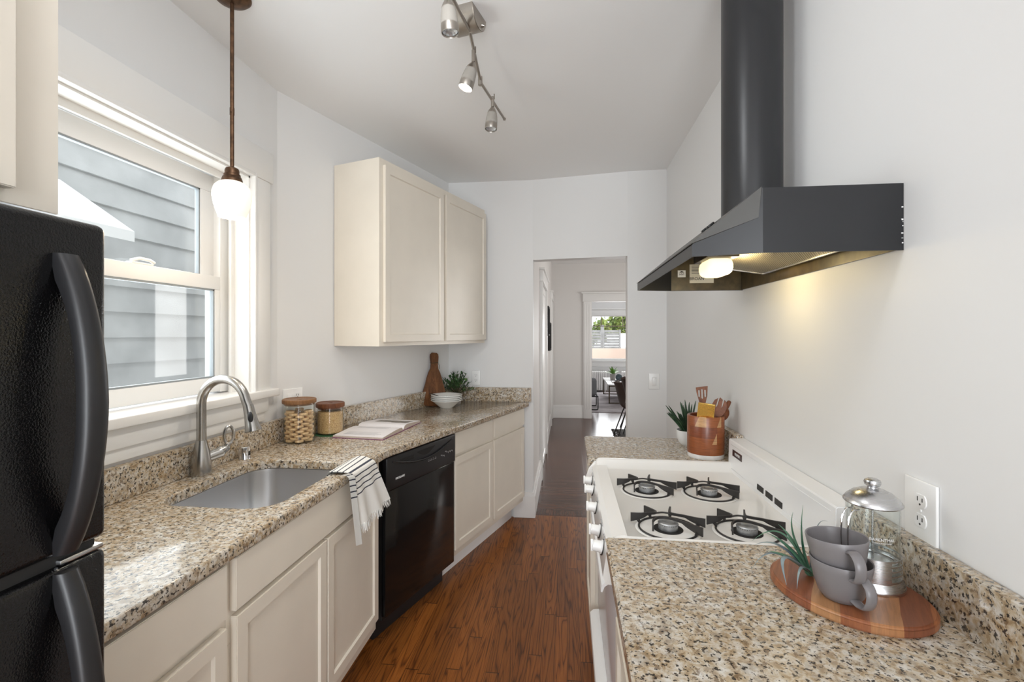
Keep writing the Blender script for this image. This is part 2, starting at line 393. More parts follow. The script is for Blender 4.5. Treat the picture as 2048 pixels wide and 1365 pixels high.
class MB:
    def __init__(self): self.bm = bmesh.new(); self.mi = 0
    def _add(self, tb, mat=None, recalc=True):
        if recalc: bmesh.ops.recalc_face_normals(tb, faces=tb.faces[:])
        for f in tb.faces: f.material_index = self.mi
        if mat is not None: bmesh.ops.transform(tb, matrix=mat, verts=tb.verts[:])
        me = bpy.data.meshes.new('t'); tb.to_mesh(me); tb.free()
        self.bm.from_mesh(me); bpy.data.meshes.remove(me)
        return self
    def box(self, x0, x1, y0, y1, z0, z1, bev=0.0, seg=2, mat=None):
        tb = bmesh.new(); bmesh.ops.create_cube(tb, size=1)
        bmesh.ops.scale(tb, vec=(abs(x1 - x0), abs(y1 - y0), abs(z1 - z0)), verts=tb.verts[:])
        bmesh.ops.translate(tb, vec=((x0 + x1) / 2, (y0 + y1) / 2, (z0 + z1) / 2), verts=tb.verts[:])
        if bev: bmesh.ops.bevel(tb, geom=tb.edges[:], offset=bev, segments=seg, affect='EDGES', profile=0.5)
        return self._add(tb, mat)
    def cyl(self, r, p0, p1, seg=24, r2=None, bev=0.0):
        p0, p1 = Vector(p0), Vector(p1); d = p1 - p0
        tb = bmesh.new(); bmesh.ops.create_cone(tb, segments=seg, radius1=r, radius2=r if r2 is None else r2, depth=d.length, cap_ends=True)
        if bev:
            ed = [e for e in tb.edges if abs(e.verts[0].co.z - e.verts[1].co.z) < 1e-6]
            bmesh.ops.bevel(tb, geom=ed, offset=bev, segments=2, affect='EDGES')
        q = Vector((0, 0, 1)).rotation_difference(d.normalized())
        return self._add(tb, Matrix.Translation((p0 + p1) / 2) @ q.to_matrix().to_4x4())
    def lathe(self, prof, c=(0, 0, 0), seg=40, mat=None, closed=False):
        tb = bmesh.new(); rings = []
        for r, z in prof:
            if r < 1e-6: rings.append([tb.verts.new((0, 0, z))])
            else: rings.append([tb.verts.new((r * math.cos(2 * math.pi * i / seg), r * math.sin(2 * math.pi * i / seg), z)) for i in range(seg)])
        pairs = list(zip(rings, rings[1:]))
        if closed: pairs.append((rings[-1], rings[0]))
        for a, b in pairs:
            if len(a) == 1 and len(b) == 1: continue
            for i in range(seg):
                j = (i + 1) % seg
                if len(a) == 1: tb.faces.new((a[0], b[i], b[j]))
                elif len(b) == 1: tb.faces.new((a[i], a[j], b[0]))
                else: tb.faces.new((a[i], a[j], b[j], b[i]))
        m = Matrix.Translation(c)
        if mat is not None: m = m @ mat
        return self._add(tb, m)
    def tube(self, pts, r, seg=12, caps=True, sx=1.0, sy=1.0, up=None):
        pts = [Vector(p) for p in pts]; n = len(pts)
        rs = r if isinstance(r, (list, tuple)) else [r] * n
        tb = bmesh.new(); rings = []
        t0 = (pts[1] - pts[0]).normalized()
        ref = Vector(up) if up else (Vector((0, 0, 1)) if abs(t0.z) < 0.9 else Vector((1, 0, 0)))
        nrm = (ref - t0 * ref.dot(t0)).normalized(); prev = t0
        for i, p in enumerate(pts):
            if i == 0: t = t0
            elif i == n - 1: t = (pts[i] - pts[i - 1]).normalized()
            else: t = ((pts[i + 1] - p).normalized() + (p - pts[i - 1]).normalized()).normalized()
            q = prev.rotation_difference(t); nrm = q @ nrm; nrm = (nrm - t * nrm.dot(t)).normalized(); prev = t
            b = t.cross(nrm)
            ring = []
            for k in range(seg):
                a = 2 * math.pi * (k + 0.5) / seg
                ring.append(tb.verts.new(p + (nrm * math.cos(a) * sy + b * math.sin(a) * sx) * rs[i]))
            rings.append(ring)
        for a, b in zip(rings, rings[1:]):
            for k in range(seg):
                j = (k + 1) % seg
                tb.faces.new((a[k], a[j], b[j], b[k]))
        if caps:
            tb.faces.new(rings[0]); tb.faces.new(list(reversed(rings[-1])))
        return self._add(tb)
    def prism(self, poly, z0, z1, bev=0.0, seg=2, mat=None):
        tb = bmesh.new()
        a = [tb.verts.new((x, y, z0)) for x, y in poly]; b = [tb.verts.new((x, y, z1)) for x, y in poly]
        tb.faces.new(a); tb.faces.new(b); n = len(poly)
        for i in range(n): tb.faces.new((a[i], a[(i + 1) % n], b[(i + 1) % n], b[i]))
        bmesh.ops.recalc_face_normals(tb, faces=tb.faces[:])
        if bev:
            ed = [e for e in tb.edges if abs(e.verts[0].co.z - e.verts[1].co.z) < 1e-6]
            bmesh.ops.bevel(tb, geom=ed, offset=bev, segments=seg, affect='EDGES')
        return self._add(tb, mat)
    def poly(self, verts, faces, thick=0.0):
        tb = bmesh.new(); vs = [tb.verts.new(v) for v in verts]
        for f in faces: tb.faces.new([vs[i] for i in f])
        bmesh.ops.recalc_face_normals(tb, faces=tb.faces[:])
        if thick: bmesh.ops.solidify(tb, geom=tb.faces[:], thickness=thick)
        return self._add(tb)
    def sphere(self, c, r, sc=(1, 1, 1), u=20, v=14, mat=None):
        tb = bmesh.new(); bmesh.ops.create_uvsphere(tb, u_segments=u, v_segments=v, radius=r)
        m = Matrix.Translation(c) @ (mat if mat is not None else Matrix.Identity(4)) @ Matrix.Diagonal((*sc, 1))
        return self._add(tb, m)
    def ribbon(self, pts, h, th, zs=None):
        """upright flat bar swept along a path: height h (up), thickness th"""
        tb = bmesh.new(); pts = [Vector(p) for p in pts]; n = len(pts); rings = []
        hs = h if isinstance(h, (list, tuple)) else [h] * n
        for i, p in enumerate(pts):
            t = (pts[min(i + 1, n - 1)] - pts[max(i - 1, 0)]); t.z = 0; t.normalize()
            s = Vector((-t.y, t.x, 0)) * th / 2; u = Vector((0, 0, hs[i] / 2))
            rings.append([tb.verts.new(q) for q in (p - s - u, p + s - u, p + s + u, p - s + u)])
        for a, b in zip(rings, rings[1:]):
            for k in range(4): tb.faces.new((a[k], a[(k + 1) % 4], b[(k + 1) % 4], b[k]))
        tb.faces.new(rings[0]); tb.faces.new(list(reversed(rings[-1])))
        return self._add(tb)
    def leaf(self, base, d, length, width, bend=0.3, up=(0, 0, 1), fold=0.15, n=5):
        d = Vector(d).normalized(); up = Vector(up)
        side = d.cross(up)
        if side.length < 1e-3: side = Vector((1, 0, 0))
        side.normalize(); nrm = side.cross(d).normalized()
        tb = bmesh.new(); rows = []
        for i in range(n + 1):
            s = i / n; w = width * 0.5 * math.sin(math.pi * min(1, 0.08 + 0.92 * s)) ** 0.8 if i < n else 0.0005
            p = Vector(base) + d * (length * s) - nrm * (bend * length * s * s)
            rows.append([tb.verts.new(p - side * w + nrm * fold * w), tb.verts.new(p), tb.verts.new(p + side * w + nrm * fold * w)])
        for a, b in zip(rows, rows[1:]):
            tb.faces.new((a[0], a[1], b[1], b[0])); tb.faces.new((a[1], a[2], b[2], b[1]))
        return self._add(tb)
    def door(self, x0, x1, z0, z1, y0=-0.020, y1=0.0, frame=0.056, rec=0.008, mat=None):
        """shaker door in the local front plane (front looks to -y)"""
        tb = bmesh.new(); bmesh.ops.create_cube(tb, size=1)
        bmesh.ops.scale(tb, vec=(x1 - x0, y1 - y0, z1 - z0), verts=tb.verts[:])
        bmesh.ops.translate(tb, vec=((x0 + x1) / 2, (y0 + y1) / 2, (z0 + z1) / 2), verts=tb.verts[:])
        bmesh.ops.recalc_face_normals(tb, faces=tb.faces[:])
        bmesh.ops.bevel(tb, geom=tb.edges[:], offset=0.0018, segments=2, affect='EDGES')
        f = min(tb.faces, key=lambda q: q.calc_center_median().y - q.calc_area())
        f = max([q for q in tb.faces if q.normal.y < -0.99], key=lambda q: q.calc_area())
        if frame:
            bmesh.ops.inset_region(tb, faces=[f], thickness=frame, depth=0.0)
            bmesh.ops.inset_region(tb, faces=[f], thickness=0.006, depth=0.0)
            for v in f.verts: v.co.y += rec
        return self._add(tb, mat)
    def mat(self, i): self.mi = i; return self
    def build(self, name, mats, parent=None, loc=None, ang=38):
        if loc is not None: bmesh.ops.translate(self.bm, vec=-Vector(loc), verts=self.bm.verts[:])
        smooth_bm(self.bm, ang)
        me = bpy.data.meshes.new(name); self.bm.to_mesh(me); self.bm.free()
        for m in (mats if isinstance(mats, (list, tuple)) else [mats]): me.materials.append(M[m] if isinstance(m, str) else m)
        o = bpy.data.objects.new(name, me); COL.objects.link(o)
        if loc is not None: o.location = loc
        if parent is not None: o.parent = parent
        return o

def thing(name, label, cat, loc=(0, 0, 0), rotz=0.0, group=None):
    o = bpy.data.objects.new(name, None); COL.objects.link(o); o.empty_display_size = 0.05
    o.location = loc; o.rotation_euler = (0, 0, rotz)
    o['label'] = label; o['category'] = cat
    if group: o['group'] = group
    return o
def tag(o, label, cat, group=None, kind=None):
    o['label'] = label; o['category'] = cat
    if group: o['group'] = group
    if kind: o['kind'] = kind
    return o
def struct(name, mb, m, parent=None, ang=38):
    o = mb.build(name, m, parent, ang=ang)
    if parent is None: o['kind'] = 'structure'
    return o
def lab(o, s): o['label'] = s; return o
def text_mesh(name, body, size, m, parent, mat, depth=0.0006, sx=1.0, align='CENTER'):
    cu = bpy.data.curves.new(name, 'FONT'); cu.body = body; cu.size = size; cu.extrude = depth
    cu.align_x = align; cu.align_y = 'CENTER'
    tmp = bpy.data.objects.new('tmp', cu); COL.objects.link(tmp)
    dg = bpy.context.evaluated_depsgraph_get()
    me = bpy.data.meshes.new_from_object(tmp.evaluated_get(dg))
    bpy.data.objects.remove(tmp); bpy.data.curves.remove(cu)
    me.transform(mat @ Matrix.Diagonal((sx, 1, 1, 1))); me.name = name
    me.materials.clear(); me.materials.append(M[m])
    o = bpy.data.objects.new(name, me); COL.objects.link(o); o.parent = parent
    return o
def curve_slab(name, loops, z0, z1, m, bev=0.004, parent=None):
    """flat slab with holes: first loop outside, the others holes"""
    cu = bpy.data.curves.new(name, 'CURVE'); cu.dimensions = '2D'; cu.fill_mode = 'BOTH'
    for lp in loops:
        sp = cu.splines.new('POLY'); sp.points.add(len(lp) - 1)
        for p, (x, y) in zip(sp.points, lp): p.co = (x, y, 0, 1)
        sp.use_cyclic_u = True
    cu.extrude = (z1 - z0) / 2 - bev; cu.bevel_depth = bev; cu.bevel_resolution = 3; cu.offset = -bev
    tmp = bpy.data.objects.new('tmp', cu); COL.objects.link(tmp)
    dg = bpy.context.evaluated_depsgraph_get()
    me = bpy.data.meshes.new_from_object(tmp.evaluated_get(dg)); me.name = name
    bpy.data.objects.remove(tmp); bpy.data.curves.remove(cu)
    me.transform(Matrix.Translation((0, 0, (z0 + z1) / 2)))
    bm = bmesh.new(); bm.from_mesh(me)
    bmesh.ops.remove_doubles(bm, verts=bm.verts[:], dist=1e-5)
    bmesh.ops.recalc_face_normals(bm, faces=bm.faces[:])
    smooth_bm(bm); bm.to_mesh(me); bm.free()
    me.materials.clear(); me.materials.append(M[m])
    o = bpy.data.objects.new(name, me); COL.objects.link(o)
    if parent: o.parent = parent
    return o
def rrect(x0, x1, y0, y1, r, n=8):
    out = []
    for cx, cy, a0 in ((x1 - r, y1 - r, 0), (x0 + r, y1 - r, 90), (x0 + r, y0 + r, 180), (x1 - r, y0 + r, 270)):
        for i in range(n + 1):
            a = R(a0 + 90 * i / n); out.append((cx + r * math.cos(a), cy + r * math.sin(a)))
    return out
def arc(c, r, a0, a1, n, z):
    return [(c[0] + r * math.cos(R(a0 + (a1 - a0) * i / n)), c[1] + r * math.sin(R(a0 + (a1 - a0) * i / n)), z) for i in range(n + 1)]
def bez(p0, p1, p2, p3, n=12):
    p0, p1, p2, p3 = map(Vector, (p0, p1, p2, p3)); out = []
    for i in range(n + 1):
        t = i / n; s = 1 - t
        out.append(p0 * s ** 3 + p1 * 3 * s * s * t + p2 * 3 * s * t * t + p3 * t ** 3)
    return out
def cat_rom(pts, n=8):
    P = [Vector(p) for p in pts]; P = [P[0] * 2 - P[1]] + P + [P[-1] * 2 - P[-2]]; out = []
    for i in range(1, len(P) - 2):
        for k in range(n):
            t = k / n; a, b, c, d = P[i - 1:i + 3]
            out.append(0.5 * ((2 * b) + (c - a) * t + (2 * a - 5 * b + 4 * c - d) * t * t + (3 * b - a - 3 * c + d) * t ** 3))
    out.append(P[-2]); return out

# ------------------------------------------------------------------ plan of the place
XL = -1.43                      # window wall
PB0, PB1 = Vector((-1.43, 2.205)), Vector((-0.944, 3.715))    # angled wall
BU = (PB1 - PB0).normalized(); BN = Vector((BU.y, -BU.x))
BROT = math.atan2(BU.y, BU.x)
JL, JR, CR = (-0.268, 3.715), (0.442, 3.600), (0.724, 3.588)  # doorway jambs, right corner
XR = 0.722
ZC = 2.646
ZT = 0.908                      # counter top

# ---- shell
mb = MB(); mb.box(-1.6, 0.9, -2.4, 3.765, -0.06, 0.0); struct('floor', mb, 'oak')
mb = MB(); mb.box(-1.6, 3.2, 3.765, 12.4, -0.06, 0.0)
struct('floor_hall', mb, 'oak_hall')
mb = MB(); mb.box(-0.27, 3.1, 3.78, 3.90, 0.0, 0.0006); mb.box(0.16, 0.275, 3.9, 8.2, 0.0, 0.0006)
struct('trim_1', mb, 'oak_border')
mb = MB(); mb.box(-1.7, 3.3, -2.5, 12.5, ZC, ZC + 0.1); struct('ceiling', mb, 'ceiling')
WY0, WY1, WZ0, WZ1 = 0.66, 2.005, 1.165, 2.157                 # kitchen window hole
mb = MB()
mb.box(XL - 0.16, XL, -2.4, WY0, 0, ZC); mb.box(XL - 0.16, XL, WY0, WY1, 0, WZ0); mb.box(XL - 0.16, XL, WY0, WY1, WZ1, ZC)
mb.box(XL - 0.16, XL, WY1, 2.205, 0, ZC)
struct('wall_left', mb, 'wall')
def wall_prism(name, a, b, th, m='wall', z0=0, z1=ZC):
    a, b = Vector(a), Vector(b); u = (b - a).normalized(); n = Vector((-u.y, u.x)) * th
    mb = MB(); mb.prism([tuple(a), tuple(b), tuple(b + n), tuple(a + n)], z0, z1); return struct(name, mb, m)
wall_prism('wall_angled', PB0, PB1, 0.12)
DH = 2.018
mb = MB()
cth = 0.11
mb.prism([tuple(PB1), JL, (JL[0], JL[1] + cth), (PB1.x, PB1.y + cth)], 0, ZC)
mb.prism([JL, JR, (JR[0], JR[1] + cth), (JL[0], JL[1] + cth)], DH, ZC)
mb.prism([JR, CR, (CR[0] + 0.1, CR[1] + cth), (JR[0], JR[1] + cth)], 0, ZC)
struct('wall_back', mb, 'wall')
mb = MB(); mb.box(XR, XR + 0.12, -2.4, 3.70, 0, ZC); struct('wall_right', mb, 'wall')
mb = MB()
mb.box(-1.6, -0.8, -2.4, -2.3, 0, ZC); mb.box(0.68, 0.85, -2.4, -2.3, 0, ZC); mb.box(-0.8, 0.68, -2.4, -2.3, 0, 0.08); mb.box(-0.8, 0.68, -2.4, -2.3, 2.32, ZC)
struct('wall_rear', mb, 'wall')
# hall and dining room
HX = -0.272
mb = MB(); mb.box(HX - 0.12, HX, 3.80, 8.2, 0, ZC); struct('wall_hall', mb, 'wall_hall')
mb = MB(); mb.box(HX - 0.12, 0.40, 8.2, 8.32, 0, ZC); mb.box(0.40, 1.75, 8.2, 8.32, 1.99, ZC); mb.box(1.75, 3.1, 8.2, 8.32, 0, ZC)
struct('wall_end', mb, 'wall_hall')
mb = MB(); mb.box(3.0, 3.12, 3.7, 12.3, 0, ZC); mb.box(0.84, 3.0, 3.70, 3.80, 0, ZC); struct('wall_dining', mb, 'wall_hall')
mb = MB(); mb.box(-1.55, -1.43, 8.32, 12.3, 0, ZC); struct('wall_living', mb, 'wall_hall')
FWX0, FWX1, FWZ0, FWZ1 = 0.60, 2.35, 0.79, 1.905
mb = MB(); mb.box(-1.55, FWX0, 12.2, 12.32, 0, ZC); mb.box(FWX1, 3.12, 12.2, 12.32, 0, ZC)
mb.box(FWX0, FWX1, 12.2, 12.32, 0, FWZ0); mb.box(FWX0, FWX1, 12.2, 12.32, FWZ1, ZC)
struct('wall_far', mb, 'wall')
# ceiling ridge beyond the hall doorway
mb = MB(); mb.box(0.05, 1.6, 7.3, 7.42, ZC - 0.018, ZC + 0.001); struct('trim_2', mb, 'trim')
# baseboards
def baseboard(name, a, b, side, h=0.20, m='trim'):
    a, b = Vector(a), Vector(b); u = (b - a).normalized(); n = Vector((-u.y, u.x)) * side
    mb = MB()
    for th, z0, z1 in ((0.016, 0, h - 0.03), (0.010, h - 0.03, h)):
        mb.prism([tuple(a), tuple(b), tuple(b + n * th), tuple(a + n * th)], z0 + 0.001, z1, 0.0015)
    return struct(name, mb, m)
mb = MB()
for th, z0, z1 in ((0.018, 0.001, 0.172), (0.012, 0.172, 0.20)):
    mb.prism([(-0.42, JL[1]), (JL[0] + th, JL[1]), (JL[0] + th, 4.66), (JL[0] - 0.004, 4.66), (JL[0] - 0.004, JL[1] + 0.01), (JL[0] - 0.004, JL[1]), (JL[0], JL[1] - th), (-0.42, JL[1] - th)][:2] + [(JL[0] + th, JL[1] - th), (-0.42, JL[1] - th)], z0, z1, 0.0015)
    mb.box(HX, JL[0] + th, JL[1], 4.66, z0, z1)
struct('baseboard_left', mb, 'trim')
baseboard('baseboard_hall', (HX, 5.82), (HX, 7.42), -1, 0.20)
baseboard('baseboard_end', (HX, 8.2), (0.275, 8.2), -1, 0.222)
mb = MB(); mb.box(JR[0] - 0.002, JR[0] + 0.018, JR[1] - 0.016, JR[1] + 0.10, 0.001, 0.18); mb.box(JR[0], XR, 3.57, 3.60, 0.001, 0.18); struct('baseboard_right', mb, 'trim')
# hall doors with casings
def casing_y(name, x, y0, y1, ztop, w=0.10, p=0.03):
    r = thing(name, '', 'door'); del r['label']; del r['category']; r['kind'] = 'structure'
    mb = MB(); mb.box(x - 0.004, x + p, y0, y0 + w, 0.001, ztop - 0.13, 0.003); mb.box(x - 0.004, x + p, y1 - w, y1, 0.001, ztop - 0.13, 0.003)
    mb.box(x - 0.004, x + p + 0.006, y0 - 0.01, y1 + 0.01, ztop - 0.13, ztop - 0.02, 0.003); mb.box(x - 0.004, x + p + 0.022, y0 - 0.025, y1 + 0.025, ztop - 0.02, ztop, 0.004)
    mb.build('casing', 'trim', r)
    mb = MB(); mb.door(y0 + w, y1 - w, 0.01, ztop - 0.135, -0.012, 0.0, 0.11, 0.006, mat=Matrix.Translation((x, 0, 0)) @ Matrix.Rotation(R(90), 4, 'Z'))
    mb.build('door_panel', 'trim', r)
    return r
casing_y('door_1', HX, 4.66, 5.80, 2.09)
casing_y('door_2', HX, 7.44, 8.18, 2.12)
r = thing('door_3', '', 'd'); del r['label']; del r['category']; r['kind'] = 'structure'
mb = MB(); mb.box(0.272, 0.407, 8.165, 8.204, 0.001, 1.99, 0.003); mb.box(1.75, 1.885, 8.165, 8.204, 0.001, 1.99, 0.003)
for k in range(3): mb.box(0.292 + k * 0.035, 0.312 + k * 0.035, 8.161, 8.168, 0.16, 1.95, 0.002)
mb.box(0.26, 1.9, 8.16, 8.204, 1.99, 2.125, 0.003); mb.box(0.235, 1.925, 8.14, 8.204, 2.125, 2.155, 0.004)
mb.box(0.40, 0.41, 8.2, 8.33, 0.001, 1.99); mb.box(1.745, 1.755, 8.2, 8.33, 0.001, 1.99)
mb.build('casing', 'trim', r)

# ------------------------------------------------------------------ window_1 over the sink
r = thing('window_1', '', 'd'); del r['label']; del r['category']; r['kind'] = 'structure'
mb = MB()   # casing on the wall
mb.box(XL, XL + 0.020, WY1 + 0.012, 2.121, WZ0, WZ1, 0.002)
mb.box(XL, XL + 0.020, 0.545, WY0 - 0.012, WZ0, WZ1, 0.002)
mb.box(XL, XL + 0.026, 0.53, 2.136, WZ1, 2.299, 0.003)
mb.build('casing', 'trim', r)
mb = MB()   # raised bead around the opening and the reveal boards
for y0, y1, z0, z1 in ((WY1 - 0.004, WY1 + 0.012, WZ0, WZ1 + 0.012), (WY0 - 0.012, WY0 + 0.004, WZ0, WZ1 + 0.012), (WY0, WY1, WZ1 - 0.004, WZ1 + 0.012)):
    mb.box(XL - 0.004, XL + 0.028, y0, y1, z0, z1, 0.003)
mb.box(XL - 0.16, XL, WY1 - 0.012, WY1, WZ0, WZ1); mb.box(XL - 0.16, XL, WY0, WY0 + 0.012, WZ0, WZ1); mb.box(XL - 0.16, XL, WY0, WY1, WZ1 - 0.012, WZ1)
mb.box(XL - 0.085, XL - 0.070, WY0, WY1, WZ1 - 0.04, WZ1, 0.003); mb.box(XL - 0.085, XL - 0.070, WY1 - 0.032, WY1, WZ0, WZ1, 0.003)
mb.build('jamb', 'trim', r)
mb = MB(); mb.box(XL - 0.16, -1.388, 0.52, 2.165, WZ0 - 0.026, WZ0 + 0.010, 0.005, 3); mb.build('sill', 'trim', r)
mb = MB(); mb.box(XL, XL + 0.022, 0.55, 2.105, 1.073, WZ0 - 0.026, 0.003); mb.box(XL, XL + 0.012, 0.55, 2.09, 1.03, 1.073, 0.002); mb.build('apron', 'trim', r)
SX = -1.53
ST = 1.977                      # right end of the sash
def sash(name, x, z0, z1, top, bot, stile, yr, par):
    y0, y1 = WY0 + 0.012, yr
    mb = MB()
    mb.box(x - 0.03, x, y0, y1, z1 - top, z1, 0.003); mb.box(x - 0.03, x, y0, y1, z0, z0 + bot, 0.003)
    mb.box(x - 0.03, x, y0, y0 + stile, z0 + bot, z1 - top, 0.003); mb.box(x - 0.03, x, y1 - stile, y1, z0 + bot, z1 - top, 0.003)
    s = mb.build(name, 'vinyl', par)
    mb = MB(); g = 0.007
    ya, yb, za, zb = y0 + stile, y1 - stile, z0 + bot, z1 - top
    mb.box(x - 0.022, x - 0.004, ya, yb, za, za + g); mb.box(x - 0.022, x - 0.004, ya, yb, zb - g, zb); mb.box(x - 0.022, x - 0.004, ya, ya + g, za, zb); mb.box(x - 0.022, x - 0.004, yb - g, yb, za, zb)
    mb.build('gasket', 'gasket', s)
    mb = MB(); mb.box(x - 0.016, x - 0.012, ya, yb, za, zb); mb.build('pane', 'pane', s)
    return s
us = sash('upper_sash', SX - 0.032, 1.655, 2.135, 0.072, 0.034, 0.078, ST - 0.030, r)
ls = sash('lower_sash', SX, 1.185, 1.690, 0.058, 0.062, 0.030, 1.943, r)
mb = MB(); mb.box(SX - 0.075, SX - 0.0, 1.943, WY1 - 0.01, 1.18, 2.14, 0.002); mb.build('side_track', 'vinyl', r)
mb = MB()   # cam latch on the meeting rail
mb.box(SX - 0.028, SX - 0.002, 1.515, 1.605, 1.690, 1.697, 0.002); mb.tube([(SX - 0.012, 1.52, 1.70), (SX - 0.006, 1.55, 1.711), (SX - 0.004, 1.59, 1.709), (SX - 0.006, 1.61, 1.702)], 0.006, 8)
mb.build('latch', 'white_pl', r)

# neighbouring house outside
nh = thing('house', 'neighbouring house wall of grey lap siding seen outside the sink window', 'house', (-2.6, 1.6, 0))
mb = MB()
z = 0.217 - 0.15 * 2
while z < 5.2:
    mb.poly([(-0.012, -3.5, z), (0.016, -3.5, z), (0.0, -3.5, z + 0.152), (-0.012, -3.5, z + 0.152), (-0.012, 7.5, z), (0.016, 7.5, z), (0.0, 7.5, z + 0.152), (-0.012, 7.5, z + 0.152)],
            [(0, 1, 2, 3), (4, 7, 6, 5), (1, 5, 6, 2), (0, 4, 5, 1), (3, 2, 6, 7), (0, 3, 7, 4)])
    z += 0.15
mb.build('siding', 'siding', nh, ang=10)
mb = MB(); mb.box(-0.5, -0.013, -3.5, 7.5, -0.1, 5.2); mb.build('wall', 'siding', nh)
mb = MB()
mb.poly([(0.30, -2.2, 1.93), (0.30, 0.69, 1.93), (0.0, 0.55, 2.19), (0.0, -2.2, 2.19), (0.30, -2.2, 1.985), (0.30, 0.69, 1.985), (0.0, 0.55, 2.24), (0.0, -2.2, 2.24)],
        [(0, 1, 2, 3), (4, 7, 6, 5), (0, 4, 5, 1), (1, 5, 6, 2), (2, 6, 7, 3), (3, 7, 4, 0)])
mb.build('bay', 'white_ext', nh)

# ------------------------------------------------------------------ granite counters
A0, AB, BE = (-0.834, 0.705), (-0.817, 2.083), (-0.2990, 3.694)
ct = thing('countertop', 'long L-bent speckled granite countertop holding the sink under the window', 'countertop', (-1.1, 2.0, ZT))
hole = rrect(-1.292, -0.893, 1.335, 1.868, 0.095)
# round the back-right part of the bowl a little more, as a D bowl
outer = [A0, (-0.829, 1.1), (-0.822, 1.7), (-0.817, 2.06), (-0.811, 2.10), BE, (BE[0] - 0.005, 3.700), (-0.930, 3.700), (-1.423, 2.206), (XL + 0.003, 0.705)]
o = curve_slab('slab', [outer, hole], ZT - 0.036, ZT, 'granite', 0.006); o.parent = ct; o.matrix_parent_inverse = Matrix.Translation((1.1, -2.0, -ZT))
def splash(name, pts, th, par, h=0.11, off=None):
    mb = MB()
    for a, b in zip(pts, pts[1:]):
        a, b = Vector(a), Vector(b); u = (b - a).normalized(); n = Vector((u.y, -u.x)) * th
        mb.prism([tuple(a), tuple(b), tuple(b + n), tuple(a + n)], ZT, ZT + h, 0.0025)
    bmesh.ops.translate(mb.bm, vec=off, verts=mb.bm.verts[:])
    return mb.build(name, 'granite', par)
off = (1.1, -2.0, -ZT)
splash('backsplash', [(XL + 0.002, 0.705), (XL + 0.002, 2.205)], 0.03, ct, off=off)
splash('backsplash', [tuple(PB0 + BN * 0.002 + BU * 0.004), tuple(PB1 + BN * 0.002)], 0.03, ct, off=off)
splash('backsplash', [(-0.935, 3.712), (JL[0] - 0.012, JL[1] - 0.002)], 0.028, ct, off=off)

sk = thing('sink', 'undermount stainless steel sink bowl set in the granite under the window', 'sink', (-1.09, 1.60, ZT))
mb = MB()
cx, cy = -1.0925, 1.6015
def loop_at(sc, z, r):
    return [(x + 1.09, y - 1.60, z - ZT) for x, y in rrect(cx - 0.2045 * sc[0], cx + 0.2045 * sc[0], cy - 0.2715 * sc[1], cy + 0.2715 * sc[1], r)]
rings = [loop_at((1.10, 1.075), ZT - 0.0372, 0.10), loop_at((1.0, 1.0), ZT - 0.0372, 0.098), loop_at((0.995, 0.995), ZT - 0.05, 0.098), loop_at((0.965, 0.97), ZT - 0.20, 0.095), loop_at((0.90, 0.93), ZT - 0.222, 0.09), loop_at((0.45, 0.4), ZT - 0.228, 0.05), loop_at((0.2, 0.15), ZT - 0.23, 0.03)]
tb = bmesh.new(); vr = [[tb.verts.new(p) for p in lp] for lp in rings]
for a, b in zip(vr, vr[1:]):
    n = len(a)
    for i in range(n): tb.faces.new((a[i], a[(i + 1) % n], b[(i + 1) % n], b[i]))
tb.faces.new(vr[-1])
bmesh.ops.recalc_face_normals(tb, faces=tb.faces[:]); mb._add(tb, recalc=False)
mb.build('bowl', 'sink', sk, ang=60)
mb = MB(); mb.lathe([(0.0, -0.2275), (0.02, -0.2275), (0.04, -0.2255), (0.044, -0.228), (0.0, -0.232)], (0.0, 0.0, 0)); mb.build('drain', 'chrome', sk)

# countertops on the range side
CXF = 0.098
ca = thing('countertop', 'near granite counter slab by the right wall carrying the coffee press', 'countertop', (0.4, 0.7, ZT))
mb = MB(); mb.prism([(CXF - 0.4, -0.35 - 0.7), (XR - 0.002 - 0.4, -0.35 - 0.7), (XR - 0.002 - 0.4, 1.258 - 0.7), (CXF - 0.4, 1.258 - 0.7)], -0.036, 0, 0.005, 3); mb.build('slab', 'granite', ca)
mb = MB(); mb.box(XR - 0.031 - 0.4, XR - 0.002 - 0.4, -1.05, 1.256 - 0.7, 0.0, 0.11, 0.002); mb.build('backsplash', 'granite', ca)
cb = thing('countertop', 'short granite counter slab beyond the stove under the wooden utensil crock', 'countertop', (0.4, 2.27, ZT))
mb = MB(); mb.prism([(0.087 - 0.4, 2.048 - 2.27), (XR - 0.402, 2.048 - 2.27), (XR - 0.402, 2.497 - 2.27), (0.087 - 0.4, 2.497 - 2.27)], -0.036, 0, 0.005, 3); mb.build('slab', 'granite', cb)
mb = MB(); mb.box(XR - 0.031 - 0.4, XR - 0.402, 2.05 - 2.27, 2.497 - 2.27, 0.0, 0.11, 0.002); mb.build('backsplash', 'granite', cb)

# ------------------------------------------------------------------ cabinets
def cabinet(name, label, loc, rotz, w, z0, z1, depth, fronts, toe=0.0, toemat='cab', skew=0.0, front_top=None):
    t = thing(name, label, 'cabinet', (loc[0], loc[1], 0 if toe else z0), rotz)
    b = 0 if toe else -z0
    mb = MB(); mb.prism([(0, 0), (w, 0), (w - skew * depth, depth), (0, depth)], z0 + b, z1 + b, 0.001)
    if front_top: mb.box(0, w, 0.0, 0.016, z1 + b, front_top + b)
    mb.build('body', 'cab', t)
    for kind, x0, x1, a, c in fronts:
        mb = MB()
        mb.door(x0, x1, a + b, c + b, frame=0.056 if kind == 'door' else 0.0)
        mb.build(kind if kind != 'false_front' else 'false_front', 'cab', t)
    if toe:
        mb = MB(); mb.prism([(0, 0.085), (w - skew * 0.085, 0.085), (w - skew * 0.105, 0.105), (0, 0.105)], 0.001, z0); mb.build('toe_kick', toemat, t)
    return t
AR = R(90)
